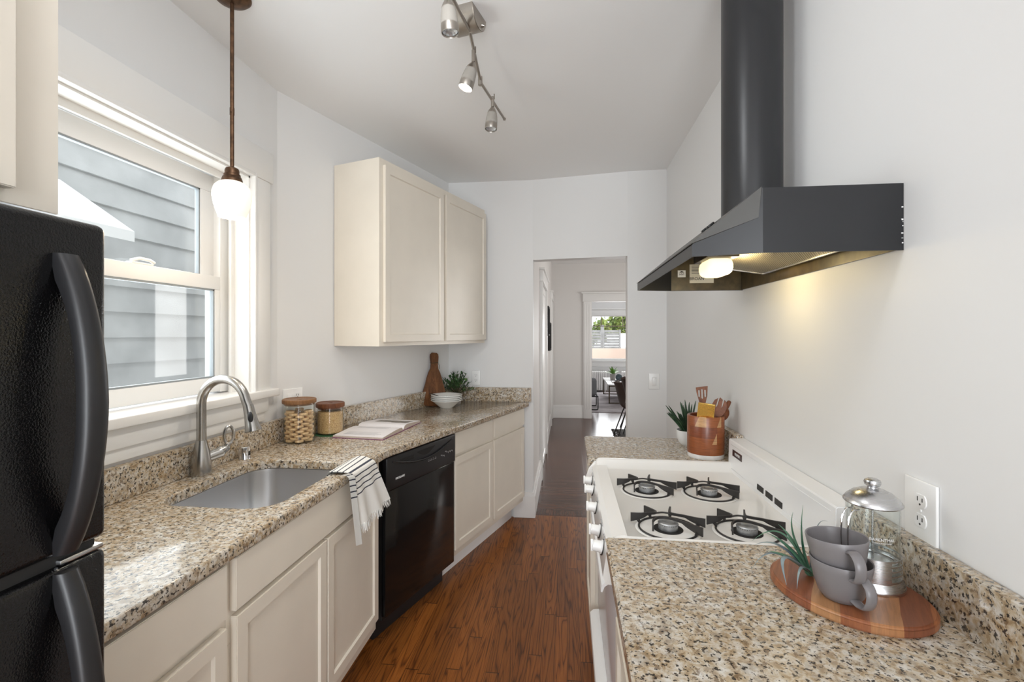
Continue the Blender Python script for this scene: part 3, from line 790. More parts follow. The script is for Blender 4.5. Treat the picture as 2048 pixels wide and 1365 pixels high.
FXA = -0.857
cabinet('base_cabinet', 'cream base cabinet with drawer between the fridge and the sink cabinet', (FXA, 0.705), AR, 0.400, 0.11, ZT - 0.037, 0.55,
        [('drawer', 0.012, 0.383, 0.730, 0.864), ('door', 0.012, 0.383, 0.165, 0.707)], 0.11)
cabinet('base_cabinet', 'wide cream double-door cabinet under the sink with a striped towel in front', (FXA, 1.106), AR, 0.945, 0.11, ZT - 0.262, 0.55,
        [('false_front', 0.013, 0.932, 0.730, 0.866), ('door', 0.016, 0.472, 0.165, 0.715), ('door', 0.482, 0.930, 0.165, 0.715)], 0.11, front_top=ZT - 0.037)
SB = Vector(AB) - BN * 0.045
pB = SB + BU * 0.633
cabinet('base_cabinet', 'cream two-drawer two-door base cabinet between dishwasher and doorway', (pB.x, pB.y), BROT, 1.045, 0.135, ZT - 0.037, 0.53,
        [('drawer', 0.008, 0.488, 0.735, 0.862), ('drawer', 0.515, 1.030, 0.735, 0.862), ('door', 0.008, 0.488, 0.178, 0.716), ('door', 0.515, 1.030, 0.178, 0.716)], 0.135, 'trim', 0.335)
# the wall of the sink cabinet needs a real front above the bowl: top rail
# upper cabinets
pU = PB0 + BN * 0.325 + BU * 0.37
UC = cabinet('wall_cabinet', 'cream two-door wall cabinet above the counter in the back corner', (pU.x, pU.y), BROT, 1.215, 1.370, 2.392, 0.320,
        [('door', 0.028, 0.612, 1.393, 2.358), ('door', 0.640, 1.205, 1.393, 2.358)])
cabinet('wall_cabinet', 'cream cabinet above the black fridge at the left edge', (-0.822, -0.02), AR, 0.701, 1.630, 2.45, 0.585,
        [('door', 0.02, 0.628, 1.650, 2.42)])
# right side base cabinets
cabinet('base_cabinet', 'cream base cabinet beneath the near granite slab, beside the stove', (0.142, 1.257), R(-90), 1.60, 0.11, ZT - 0.037, 0.56,
        [('drawer', 0.02, 0.50, 0.735, 0.862), ('door', 0.02, 0.50, 0.165, 0.715), ('drawer', 0.53, 1.05, 0.735, 0.862), ('door', 0.53, 1.05, 0.165, 0.715)], 0.11)
cabinet('base_cabinet', 'narrow cream base cabinet beyond the stove', (0.118, 2.488), R(-90), 0.436, 0.11, ZT - 0.037, 0.58,
        [('drawer', 0.02, 0.425, 0.735, 0.862), ('door', 0.02, 0.425, 0.165, 0.715)], 0.11)

# ------------------------------------------------------------------ dishwasher (local x along wall, -y is the room)
pD = SB + BU * 0.018
dw = thing('dishwasher', 'black built-in dishwasher under the bend of the granite counter', 'dishwasher', (pD.x, pD.y, 0), BROT)
DWW = 0.603
mb = MB(); mb.box(0.004, DWW - 0.004, 0.003, 0.52, 0.105, ZT - 0.040); mb.build('body', 'black_mat', dw)
mb = MB(); mb.box(0.0, DWW, -0.022, 0.003, 0.125, 0.703, 0.004); mb.build('door', 'black_gl', dw)
mb = MB(); mb.box(0.0, DWW, -0.030, 0.003, 0.706, 0.862, 0.006, 3); pn = mb.build('control_panel', 'black_pl', dw)
mb = MB()   # curved lip with the hand pocket
pts = [(0.04 + (DWW - 0.08) * i / 14, -0.0315 - 0.006 * math.sin(math.pi * i / 14), 0.838 - 0.045 * math.sin(math.pi * i / 14)) for i in range(15)]
mb.tube(pts, 0.0045, 8); mb.build('handle_lip', 'black_gl', pn)
mb = MB(); pk = [(0.235 + 0.16 * i / 10, 0, 0) for i in range(11)]
mb.prism([(0.225, 0.842)] + [(0.225 + 0.17 * i / 10, 0.842 - 0.030 * math.sin(math.pi * i / 10)) for i in range(1, 10)] + [(0.395, 0.842)], 0.0300, 0.0312, mat=Matrix.Rotation(R(90), 4, 'X'))
mb.build('hand_pocket', 'gap', pn)
mb = MB()
for k in range(4): mb.box(0.095, 0.205, -0.0318, -0.0296, 0.8325 - k * 0.0052, 0.835 - k * 0.0052)
mb.build('vent', 'gap', pn)
FRONT = lambda x, y, z: Matrix.Translation((x, y, z)) @ Matrix.Rotation(R(90), 4, 'X')
text_mesh('logo', 'FRIGIDAIRE', 0.0145, 'letter', pn, FRONT(0.098, -0.0305, 0.752), sx=0.95)
for k in range(4):
    mb = MB(); mb.box(0.330 + k * 0.021, 0.343 + k * 0.021, -0.0312, -0.029, 0.769, 0.7715); mb.box(0.332 + k * 0.021, 0.341 + k * 0.021, -0.0312, -0.029, 0.776, 0.7775); mb.build('button', 'letter_grey', pn)
for k, dz in enumerate((0.0, -0.006, 0.012, 0.004, 0.004, 0.004)):
    mb = MB(); mb.box(0.452 + k * 0.021, 0.463 + k * 0.021, -0.0312, -0.029, 0.772 + dz, 0.7745 + dz); mb.box(0.462 + k * 0.021, 0.464 + k * 0.021, -0.0312, -0.029, 0.766 + dz, 0.7745 + dz); mb.build('button', 'letter_grey', pn)
mb = MB(); mb.box(0.006, DWW - 0.006, 0.055, 0.085, 0.002, 0.12); mb.build('kick_plate', 'black_pl', dw)
# cream filler strip between sink cabinet and dishwasher
# ------------------------------------------------------------------ refrigerator
fr = thing('refrigerator', 'black pebbled top-freezer refrigerator at the left edge', 'refrigerator', (-0.745, 0.33, 0))
FY0, FY1 = -0.36, 0.364
mb = MB(); mb.box(-0.655, -0.068, FY0 + 0.004, FY1 - 0.004, 0.012, 1.600, 0.006); mb.box(-0.62, -0.10, FY0 + 0.03, FY1 - 0.03, 0.0, 0.02); mb.build('body', 'pebble', fr)
mb = MB(); mb.box(-0.060, 0.0, FY0, FY1, 1.108, 1.612, 0.012, 4); fd = mb.build('freezer_door', 'pebble', fr)
mb = MB(); mb.box(-0.060, 0.0, FY0, FY1, 0.06, 1.090, 0.012, 4); rd = mb.build('fridge_door', 'pebble', fr)
mb = MB(); mb.box(-0.055, -0.012, FY0 + 0.01, FY1 - 0.012, 1.088, 1.110); mb.box(-0.067, -0.058, FY0 + 0.01, FY1 - 0.01, 0.07, 1.60); mb.build('gasket', 'black_mat', fr)
mb = MB(); mb.box(-0.050, -0.004, FY1 - 0.07, FY1 - 0.004, 1.0905, 1.0985, 0.002); mb.build('hinge_cover', 'steel', fr)
def fridge_handle(par, z_thin, z_attach, sgn):
    """bowed bar; broad foot at both ends, z runs away from the door split"""
    mb = MB(); tb = bmesh.new(); rings = []
    n = 22
    L = abs(z_thin - z_attach)
    for i in range(n + 1):
        s = i / n; z = z_attach + (z_thin - z_attach) * s
        bow = 0.062 * min(1.0, (math.sin(math.pi * (0.03 + 0.94 * s)) ** 0.62)) if True else 0
        th = 0.016 + 0.022 * (abs(2 * s - 1) ** 5)
        outx = max(0.012, bow); inx = max(0.0, outx - th - 0.004) if 0.07 < s < 0.93 else 0.0
        hw = 0.0155 + 0.003 * (1 - abs(2 * s - 1))
        yc = 0.295
        cs = [(inx, -hw), (outx - 0.010, -hw), (outx - 0.003, -hw + 0.003), (outx, -hw + 0.009), (outx + 0.001, 0.0), (outx, hw - 0.009), (outx - 0.003, hw - 0.003), (outx - 0.010, hw), (inx, hw)]
        rings.append([tb.verts.new((x, yc + y, z)) for x, y in cs])
    for a, b in zip(rings, rings[1:]):
        m = len(a)
        for k in range(m): tb.faces.new((a[k], a[(k + 1) % m], b[(k + 1) % m], b[k]))
    tb.faces.new(rings[0]); tb.faces.new(rings[-1])
    mb._add(tb); return mb.build('handle', 'black_pl', par, ang=45)
fridge_handle(fd, 1.555, 1.112, 1)
fridge_handle(rd, 0.55, 1.085, -1)

# ------------------------------------------------------------------ faucet, air gap
fc = thing('faucet', 'brushed nickel pull-down gooseneck faucet behind the sink', 'faucet', (-1.362, 1.632, ZT))
mb = MB(); mb.lathe([(0.0, 0.0), (0.034, 0.0), (0.0355, 0.004), (0.0355, 0.02), (0.034, 0.05), (0.030, 0.08), (0.024, 0.105), (0.0195, 0.125), (0.0185, 0.132), (0.0, 0.132)]); mb.build('base', 'nickel', fc)
dirv = Vector((0.985, -0.02, 0)).normalized()
def fp(r, z): return (dirv.x * r, dirv.y * r, z)
pts = [fp(0, 0.13), fp(0, 0.2), fp(0, 0.265)]
for i in range(1, 15):
    a = R(180 - i * 168 / 14); pts.append(fp(0.092 + 0.092 * math.cos(a), 0.265 + 0.096 * math.sin(a)))
pts.append(fp(0.192, 0.262))
mb = MB(); mb.tube(pts, [0.0165] * len(pts), 20); mb.build('spout', 'nickel', fc)
mb = MB()
p0, p1 = Vector(fp(0.1915, 0.265)), Vector(fp(0.213, 0.172))
ax = (p1 - p0).normalized(); L = (p1 - p0).length
q = Vector((0, 0, 1)).rotation_difference(ax).to_matrix().to_4x4()
mb.lathe([(0.0, -0.002), (0.0178, -0.002), (0.0184, 0.01), (0.0196, 0.035), (0.0238, 0.07), (0.0292, L - 0.004), (0.0289, L), (0.018, L + 0.002), (0.0, L - 0.002)], p0, mat=q)
hd = mb.build('spray_head', 'nickel', fc)
mb = MB(); bc = p0 + ax * 0.045 + Vector((0.0095, -0.0155, 0.0)); mb.sphere(bc, 0.0125, (0.85, 0.55, 1.9)); mb.build('spray_button', 'black_pl', hd)
mb = MB(); hd_ = Vector((0.55, 0.83, 0.0)).normalized()
p0 = Vector((0, 0, 0.062)) + hd_ * 0.016; p1 = Vector((0, 0, 0.076)) + hd_ * 0.072
mb.cyl(0.0205, p0, p1, 24, 0.0200, 0.003)
lv = [p1 - hd_ * 0.012, p1 + hd_ * 0.012 + Vector((0, 0, 0.012)), p1 + hd_ * 0.020 + Vector((0, 0, 0.030))]
mb.tube(cat_rom(lv, 6), [0.0185] * 4 + [0.0155] * 4 + [0.012] * 4 + [0.009], 14)
c = p1 + hd_ * 0.022 + Vector((0, 0, 0.060))
lp = [c + hd_ * (0.017 * math.cos(2 * math.pi * i / 20)) + Vector((0, 0, 0.034 * math.sin(2 * math.pi * i / 20))) for i in range(21)]
mb.tube(lp, 0.0056, 8, caps=False); mb.build('lever', 'nickel', fc)
ag = thing('air_gap', 'chrome dishwasher air gap cap on the counter beside the faucet', 'air gap', (-1.362, 1.872, ZT))
mb = MB(); mb.lathe([(0.0, 0.052), (0.020, 0.052), (0.0228, 0.049), (0.0228, 0.004), (0.0243, 0.0), (0.0, 0.0)]); mb.build('cap', 'chrome', ag)
mb = MB(); mb.box(0.0170, 0.0234, -0.006, 0.006, 0.014, 0.034, 0.002); mb.build('opening', 'slot', ag)

# ------------------------------------------------------------------ towel over the sink rim
tw = thing('dish_towel', 'white dish towel with dark stripes draped over the sink front rim', 'towel', (-0.85, 1.80, ZT))
def towel_pt(u, v, off=0.0):
    """u 0..1 along the counter, v arc length from the sink side"""
    tot = 0.40
    ex = 0.020 * math.sin(3.1 * u + 0.6) + 0.006 * math.sin(14 * u)
    if v < 0.035:  x, z, nx, nz = -0.897, ZT - 0.035 + v + 0.004, -1, 0.2
    elif v < 0.115: x, z, nx, nz = -0.897 + (v - 0.035), ZT + 0.006 + 0.008 * math.sin(math.pi * (v - 0.035) / 0.08) * (0.4 + u), 0, 1
    elif v < 0.135: a = (v - 0.115) / 0.02 * math.pi / 2; x, z, nx, nz = -0.817 + 0.014 * math.sin(a), ZT - 0.006 + 0.012 * math.cos(a), 1, 0.5
    else:
        h = v - 0.135; x, z, nx, nz = -0.803 + 0.05 * h, ZT - 0.006 - h, 1, 0.0
    hang = max(0.0, v - 0.125)
    fold = 0.5 - 0.5 * math.cos(2 * math.pi * (u * 2.3 + 0.12))
    x += hang * 0.09 * fold + 0.004
    yl = 1.690 + 0.10 * hang; yr = 1.895 + 0.52 * hang - 0.35 * max(0, 0.05 - v)
    y = yl + (yr - yl) * u
    z += hang * (0.03 * u)
    return Vector((x + nx * off + 0.85, y - 1.80, z + nz * off - ZT))
bm = bmesh.new(); uvl = bm.loops.layers.uv.new('UVMap')
NU, NV = 44, 60; VL = 0.325
for off, flip in ((0.004, False), (0.0015, True)):
    g = [[bm.verts.new(towel_pt(i / NU, VL * j / NV, off)) for j in range(NV + 1)] for i in range(NU + 1)]
    for i in range(NU):
        for j in range(NV):
            q4 = [(i, j), (i + 1, j), (i + 1, j + 1), (i, j + 1)]
            if flip: q4.reverse()
            f = bm.faces.new([g[a][b] for a, b in q4]); f.smooth = True
            for lpp, (a, b) in zip(f.loops, q4): lpp[uvl].uv = (a / NU, VL * b / NV)
me = bpy.data.meshes.new('cloth'); bm.to_mesh(me); bm.free(); me.materials.append(M['towel'])
o = bpy.data.objects.new('cloth', me); COL.objects.link(o); o.parent = tw
mb = MB()   # folded under layer showing at the left edge
gpts = []
tb = bmesh.new(); g = []
for i in range(7):
    row = []
    for j in range(31):
        v = 0.10 + 0.29 * j / 30; p = towel_pt(0.0, v, 0.001); p.y += -0.026 + 0.034 * i / 6; p.x += 0.010 * math.sin(math.pi * i / 6) + (0.006 if i > 2 else 0); row.append(tb.verts.new(p))
    g.append(row)
uvl = tb.loops.layers.uv.new('UVMap')
for i in range(6):
    for j in range(30):
        q4 = [(i, j), (i + 1, j), (i + 1, j + 1), (i, j + 1)]
        f = tb.faces.new([g[a][b] for a, b in q4])
        for lpp, (a, b) in zip(f.loops, q4): lpp[uvl].uv = (a / 6, 0.10 + 0.29 * b / 30)
bmesh.ops.solidify(tb, geom=tb.faces[:], thickness=0.002)
mb._add(tb); mb.build('folded_edge', 'towel', tw)
mb = MB()
for i in range(90):
    u = (i + 0.5) / 90; p = towel_pt(u, VL - 0.004, 0.003); q2 = p + Vector((random.uniform(-.004, .008), random.uniform(-.008, .010), -random.uniform(0.022, 0.044)))
    mb.tube([p, (p + q2) / 2 + Vector((random.uniform(-.003, .003), random.uniform(-.003, .003), 0)), q2], [0.0016, 0.0016, 0.0006], 4)
mb.build('fringe', 'fringe', tw)

# ------------------------------------------------------------------ jars
def jar(name, label, loc, rad, h, lidm, lidh):
    t = thing(name, label, 'jar', loc)
    mb = MB(); mb.lathe([(0.0, 0.001), (rad - 0.004, 0.001), (rad, 0.006), (rad, h - 0.004), (rad - 0.001, h), (rad - 0.0022, h - 0.003), (rad - 0.0026, 0.008), (rad - 0.006, 0.0045), (0.0, 0.0045)], seg=56)
    mb.build('glass', 'glass', t)
    mb = MB(); R1 = rad + 0.0045
    mb.lathe([(0.0, h - 0.008), (rad - 0.004, h - 0.008), (rad - 0.004, h + 0.001), (R1, h + 0.001), (R1 + 0.001, h + 0.004), (R1 + 0.001, h + lidh - 0.003), (R1 - 0.002, h + lidh), (R1 - 0.006, h + lidh - 0.001), (R1 - 0.008, h + lidh - 0.003), (0.013, h + lidh - 0.003), (0.0115, h + lidh - 0.006), (0.0, h + lidh - 0.007)], seg=56)
    mb.build('lid', lidm, t)
    mb = MB(); mb.lathe([(0.0, h + lidh - 0.0066), (0.0112, h + lidh - 0.0066), (0.0112, h + lidh - 0.0058), (0.0, h + lidh - 0.0056)], seg=20); mb.build('lid_hole', 'slot', t)
    return t
J1 = (-1.312, 2.203, ZT)
jar('glass_jar', 'taller glass jar of crackers with wooden lid on the counter', J1, 0.073, 0.190, 'lid', 0.021)
mb = MB(); mb.lathe([(0.0, -0.0055), (0.019, -0.0055), (0.0205, -0.003), (0.0205, 0.003), (0.019, 0.0055), (0.0, 0.0055)], seg=16)
ck = mb.build('cracker', 'cracker')
tag(ck, 'round cracker packed inside the taller wood-lidded glass jar', 'cracker', 'crackers in the tall jar')
first = True
for lay in range(13):
    zz = J1[2] + 0.0118 + lay * 0.0116
    for k in range(6):
        if lay >= 12 and k % 2: continue
        a = 2 * math.pi * (k + 0.5 * (lay % 2)) / 6 + 0.07 * math.sin(lay * 2.1)
        o = ck if first else ck.copy()
        if not first: COL.objects.link(o)
        first = False
        rr = 0.0465
        o.location = (J1[0] + rr * math.cos(a), J1[1] + rr * math.sin(a), zz); o.rotation_euler = (random.uniform(-.07, .07), random.uniform(-.07, .07), random.uniform(0, 6))
J2 = (-1.250, 2.392, ZT)
jar('glass_jar', 'shorter glass jar of grain with dark wooden lid on the counter', (J2[0], J2[1], ZT + 0.003), 0.067, 0.140, 'lid2', 0.024)
mb = MB(); mb.lathe([(0.0, 0.0052), (0.058, 0.0052), (0.0632, 0.010), (0.0632, 0.118), (0.05, 0.121), (0.0, 0.123)], seg=48)
o = mb.build('grain', 'grain'); o.location = (J2[0], J2[1], ZT + 0.003)
tag(o, 'golden grain filling the shorter wood-lidded glass jar', 'grain', kind='stuff')
mb = MB(); mb.lathe([(0.0, 0.0), (0.078, 0.0), (0.080, 0.0012), (0.078, 0.0026), (0.0, 0.0026)], seg=40); o = mb.build('trivet', 'trivet'); o.location = (J2[0] + 0.004, J2[1] - 0.002, ZT)
tag(o, 'thin round green mat under the shorter glass jar', 'mat')

# ------------------------------------------------------------------ open book
bk = thing('book', 'open hardcover cookbook lying on the granite counter beside the jars', 'book', (-1.030, 2.525, ZT), R(-5))
WB, LB = 0.275, 0.238
mb = MB(); mb.box(-WB / 2 - 0.004, WB / 2 + 0.004, -LB - 0.004, -0.004, 0.0, 0.0028, 0.001); mb.box(-WB / 2 - 0.004, WB / 2 + 0.004, 0.004, LB + 0.004, 0.0, 0.0028, 0.001); mb.box(-WB / 2 - 0.004, WB / 2 + 0.004, -0.006, 0.006, 0.0, 0.002)
mb.build('cover', 'cover', bk)
def page_block(sgn):
    prof = [(0.002, 0.006), (0.02, 0.0235), (0.05, 0.0275), (0.10, 0.0245), (0.17, 0.0175), (LB, 0.0125)]
    if sgn < 0: prof = [(0.002, 0.006), (0.014, 0.0185), (0.045, 0.0215), (0.10, 0.0205), (0.17, 0.016), (LB, 0.012)]
    tb = bmesh.new(); top = []; bot = []
    for y, z in prof:
        top.append([tb.verts.new((x, sgn * y, z)) for x in (-WB / 2, WB / 2)]); bot.append([tb.verts.new((x, sgn * y, 0.003)) for x in (-WB / 2, WB / 2)])
    for i in range(len(prof) - 1):
        f = tb.faces.new((top[i][0], top[i][1], top[i + 1][1], top[i + 1][0])); f.material_index = 0
        for k in (0, 1):
            tb.faces.new((top[i][k], top[i + 1][k], bot[i + 1][k], bot[i][k]))
        tb.faces.new((bot[i][0], bot[i][1], bot[i + 1][1], bot[i + 1][0]))
    tb.faces.new((top[-1][0], top[-1][1], bot[-1][1], bot[-1][0])); tb.faces.new((top[0][0], top[0][1], bot[0][1], bot[0][0]))
    bmesh.ops.recalc_face_normals(tb, faces=tb.faces[:])
    mb = MB(); 
    me_idx = [0 if f.normal.z > 0.6 else 1 for f in tb.faces]
    for f, i in zip(tb.faces, me_idx): f.material_index = i
    me = bpy.data.meshes.new('t'); tb.to_mesh(me); tb.free(); mb.bm.from_mesh(me); bpy.data.meshes.remove(me)
    return mb.build('pages', ['paper', 'pages'], bk)
pl_ = page_block(-1); pr_ = page_block(1)
mb = MB()
mb.poly([(-0.085, 0.105, 0.0250), (0.020, 0.105, 0.0250), (0.020, 0.185, 0.0172), (-0.085, 0.185, 0.0172)], [(0, 1, 2, 3)], 0.0006)
mb.poly([(0.024, 0.085, 0.0262), (0.118, 0.085, 0.0262), (0.118, 0.175, 0.0180), (0.024, 0.175, 0.0180)], [(0, 1, 2, 3)], 0.0006)
mb.build('photograph', 'photo', pr_)
mb = MB()
for k in range(16):
    yy = -0.045 - k * 0.0105; zz = 0.0218 - max(0, (-yy - 0.05)) * 0.048
    mb.box(-0.10, 0.085 + random.uniform(-.02, .015), yy - 0.0012, yy + 0.0012, zz - 0.0004, zz + 0.0004)
mb.build('printed_lines', 'ink', pl_)

# ------------------------------------------------------------------ bowls, spoon, board, plant
bw = (-0.868, 3.352)
prof = [(0.0, 0.002), (0.044, 0.0), (0.047, 0.003), (0.060, 0.012), (0.092, 0.040), (0.108, 0.050), (0.1125, 0.0535), (0.1120, 0.0565), (0.106, 0.0555), (0.090, 0.046), (0.058, 0.018), (0.044, 0.008), (0.0, 0.007)]
blabels = ['lowest white bowl of the stack of four on the counter', 'second white bowl from the bottom of the stack of four', 'third white bowl from the bottom of the stack of four', 'topmost white bowl of the stack of four, dark spoon in it']
mb = MB(); mb.lathe(prof, seg=64); b0 = mb.build('bowl', 'ceramic'); b0.location = (bw[0], bw[1], ZT)
tag(b0, blabels[0], 'bowl', 'stacked white bowls')
for k in range(1, 4):
    o = b0.copy(); COL.objects.link(o); o.location = (bw[0], bw[1], ZT + 0.0125 * k); o['label'] = blabels[k]
zt = ZT + 0.0375
mb = MB(); pts = [(-0.118, -0.030, 0.064), (-0.08, -0.028, 0.056), (-0.04, -0.026, 0.040), (-0.015, -0.024, 0.030)]
mb.tube(cat_rom(pts, 5), [0.0045] * 6 + [0.004] * 10, 8, sx=1.2, sy=0.6); mb.sphere((0.004, -0.022, 0.026), 0.017, (1.2, 0.8, 0.25))
mb.tube(cat_rom([(0.012, -0.052, 0.046), (0.006, -0.03, 0.034), (0.004, -0.018, 0.028)], 4), 0.0045, 8)
o = mb.build('spoon', 'black_mat'); o.location = (bw[0], bw[1], zt)
tag(o, 'dark spoon resting in the top white bowl', 'spoon')

bd = thing('cutting_board', 'bottle-shaped dark wooden cutting board leaning in the back corner', 'cutting board', (-0.972, 3.402, ZT), 0)
ol = [(-0.020, 0.395), (-0.031, 0.385), (-0.034, 0.365), (-0.032, 0.335), (-0.028, 0.310), (-0.032, 0.275), (-0.048, 0.245), (-0.062, 0.205), (-0.072, 0.165), (-0.086, 0.125), (-0.098, 0.085), (-0.100, 0.045), (-0.094, 0.012), (-0.070, 0.0)]
ol = [(x * 1.0, z) for x, z in ol]
full = ol + [(-x, z) for x, z in reversed(ol)]
bmt = Matrix.Rotation(R(45), 4, 'Z') @ Matrix.Rotation(R(-9.5), 4, 'X') @ Matrix.Rotation(R(5), 4, 'Y') @ Matrix.Rotation(R(90), 4, 'X')
mb = MB(); mb.prism(full, -0.009, 0.009, 0.003, mat=bmt); mb.build('board', 'walnut', bd)
mb = MB(); lp = [bmt @ Vector((0.030 * math.cos(t_), 0.318 + 0.004 * math.sin(t_ * 2), 0.0125 * (1 if math.sin(t_) > 0 else -1))) for t_ in [2 * math.pi * i / 16 for i in range(17)]]
mb.tube(lp, 0.0018, 6); mb.tube([bmt @ Vector((0.030, 0.316, 0.011)), bmt @ Vector((0.036, 0.300, 0.013)), bmt @ Vector((0.037, 0.275, 0.013))], 0.0016, 6); mb.build('cord', 'stem', bd)

gp = thing('potted_plant', 'small leafy green plant behind the white bowl stack', 'plant', (-0.838, 3.548, ZT))
mb = MB(); mb.lathe([(0.0, 0.0), (0.030, 0.0), (0.040, 0.075), (0.036, 0.077), (0.034, 0.068), (0.0, 0.066)]); mb.build('pot', 'concrete', gp)
mb = MB(); ml = MB(); mh = MB()
rnd = random.Random(3)
for k in range(52):
    a = rnd.uniform(0, 2 * math.pi); el = rnd.uniform(0.15, 1.45)
    d = Vector((math.cos(a) * math.cos(el), math.sin(a) * math.cos(el) * 0.62, math.sin(el) * 0.95 + 0.06))
    Ls = rnd.uniform(0.12, 0.185); p0 = Vector((0, 0, 0.070)); p1 = p0 + d * Ls + Vector((0, 0, -0.02 * math.cos(el)))
    if p1.y > 0.095: p1.y = 0.095
    mb.tube([p0, (p0 + p1) / 2 + Vector((0, 0, 0.012)), p1], 0.0013, 5)
    for j in range(9):
        s = 0.35 + 0.65 * j / 8; pp = p0.lerp(p1, s) + Vector((0, 0, 0.012 * 4 * s * (1 - s)))
        ld = (d + Vector((rnd.uniform(-1, 1), rnd.uniform(-0.9, 0.7), rnd.uniform(-0.5, 0.9)))).normalized()
        tgt = mh if (k % 9 == 0) else ml
        tgt.leaf(pp, ld, rnd.uniform(0.020, 0.030), rnd.uniform(0.010, 0.015), 0.2, n=3)
mb.build('stems', 'stem', gp); ml.build('leaves', 'leaf', gp, ang=80); lab(mh.build('leaves', 'leaf_hi', gp, ang=80), 'lighter yellow-green leaves')

# ------------------------------------------------------------------ outlets and switch
def plate(name, label, cat, mtx, w, h, th=0.006):
    t = bpy.data.objects.new(name, None); COL.objects.link(t); t.matrix_world = mtx; t['label'] = label; t['category'] = cat
    mb = MB(); mb.box(-w / 2, w / 2, -th, 0.0, -h / 2, h / 2, 0.0022, 3); mb.build('cover_plate', 'white_pl', t)
    return t
def receptacle(t, x, z, rot=False, th=0.006):
    rt = Matrix.Translation((x, 0, z)) @ (Matrix.Rotation(R(90), 4, 'Y') if rot else Matrix.Identity(4))
    mb = MB(); m2 = rt @ Matrix.Rotation(R(90), 4, 'X')
    mb.prism([(0.0165 * math.cos(a), max(-0.0135, min(0.0135, 0.0175 * math.sin(a)))) for a in [2 * math.pi * i / 28 for i in range(28)]], th - 0.001, th + 0.0022, 0.0006, mat=m2)
    s = mb.build('receptacle', 'white_pl', t)
    mb = MB(); f0, f1 = -th - 0.0027, -th - 0.0015
    mb.box(-0.0075, -0.0055, f0, f1, -0.001, 0.008, mat=rt); mb.box(0.0055, 0.0075, f0, f1, -0.001, 0.007, mat=rt); mb.cyl(0.0022, rt @ Vector((0, f0, -0.007)), rt @ Vector((0, f1, -0.007)), 10)
    mb.build('slots', 'slot', s)
def wallmtx(x, y, z, rotz): return Matrix.Translation((x, y, z)) @ Matrix.Rotation(rotz, 4, 'Z')
t = plate('outlet', 'large white duplex outlet plate on the right wall behind the coffee press', 'outlet', wallmtx(XR - 0.0005, 1.062, 1.076, R(-90)), 0.089, 0.122)
receptacle(t, 0.004, 0.020); receptacle(t, 0.004, -0.020)
mb = MB(); mb.cyl(0.003, (0.004, -0.0085, 0), (0.004, -0.006, 0), 10); mb.build('screw', 'white_pl', t)
t = plate('outlet', 'white duplex outlet on the back wall beside the leafy plant', 'outlet', wallmtx(-0.720, 3.709, 1.091, R(-1)), 0.068, 0.116)
receptacle(t, 0, 0.020); receptacle(t, 0, -0.020)
pO = PB0 + BU * 0.09 + BN * 0.001
t = plate('outlet', 'wide white outlet plate on the wall half hidden by the cracker jar', 'outlet', wallmtx(pO.x, pO.y, 1.100, BROT), 0.118, 0.116)
receptacle(t, 0.025, 0.020); receptacle(t, 0.025, -0.020)
mb = MB(); mb.box(-0.036, -0.014, -0.010, -0.006, -0.032, 0.032, 0.001); mb.build('rocker', 'white_pl', t)
t = plate('light_switch', 'white rocker light switch on the wall right of the doorway', 'switch', wallmtx(0.632, 3.590, 1.090, R(-2.4)), 0.074, 0.116)
mb = MB(); mb.box(-0.0165, 0.0165, -0.0085, -0.006, -0.033, 0.033, 0.0008); mb.build('rocker_frame', 'white_pl', t)
mb = MB(); mb.box(-0.013, 0.013, -0.0125, -0.0085, -0.029, 0.029, 0.002); mb.build('rocker', 'white_pl', t)

# ------------------------------------------------------------------ pendant over the sink
PX, PY = -1.192, 1.572
pd = thing('pendant_lamp', 'bronze rod pendant lamp with a lit opal globe over the sink', 'pendant lamp', (PX, PY, ZC))
mb = MB(); mb.lathe([(0.0, 0.0), (0.062, 0.0), (0.062, -0.006), (0.052, -0.016), (0.025, -0.026), (0.0, -0.028)]); mb.build('ceiling_canopy', 'bronze', pd)
mb = MB(); mb.cyl(0.0068, (0, 0, -0.025), (0, 0, -0.62), 14); mb.cyl(0.0078, (0, 0, -0.40), (0, 0, -0.425), 14); mb.build('rod', 'bronze', pd)
mb = MB(); mb.lathe([(0.0, -0.612), (0.010, -0.612), (0.021, -0.618), (0.0235, -0.626), (0.0235, -0.637), (0.027, -0.639), (0.0275, -0.646), (0.030, -0.648), (0.034, -0.660), (0.034, -0.666), (0.0, -0.664)]); mb.build('socket_cap', 'bronze', pd)
mb = MB(); mb.lathe([(0.030, -0.664), (0.045, -0.671), (0.057, -0.684), (0.0625, -0.702), (0.0625, -0.722), (0.058, -0.748), (0.050, -0.774), (0.043, -0.792), (0.040, -0.792), (0.047, -0.773), (0.055, -0.748), (0.0595, -0.722), (0.0595, -0.702), (0.054, -0.686), (0.043, -0.674), (0.028, -0.667)], seg=48, closed=True); mb.build('lamp_shade', 'opal', pd)
l = bpy.data.lights.new('pendant_bulb', 'POINT'); l.energy = 4.2; l.color = (1.0, 0.80, 0.56); l.shadow_soft_size = 0.035
o = bpy.data.objects.new('pendant_bulb', l); o.location = (PX, PY, ZC - 0.815); COL.objects.link(o)

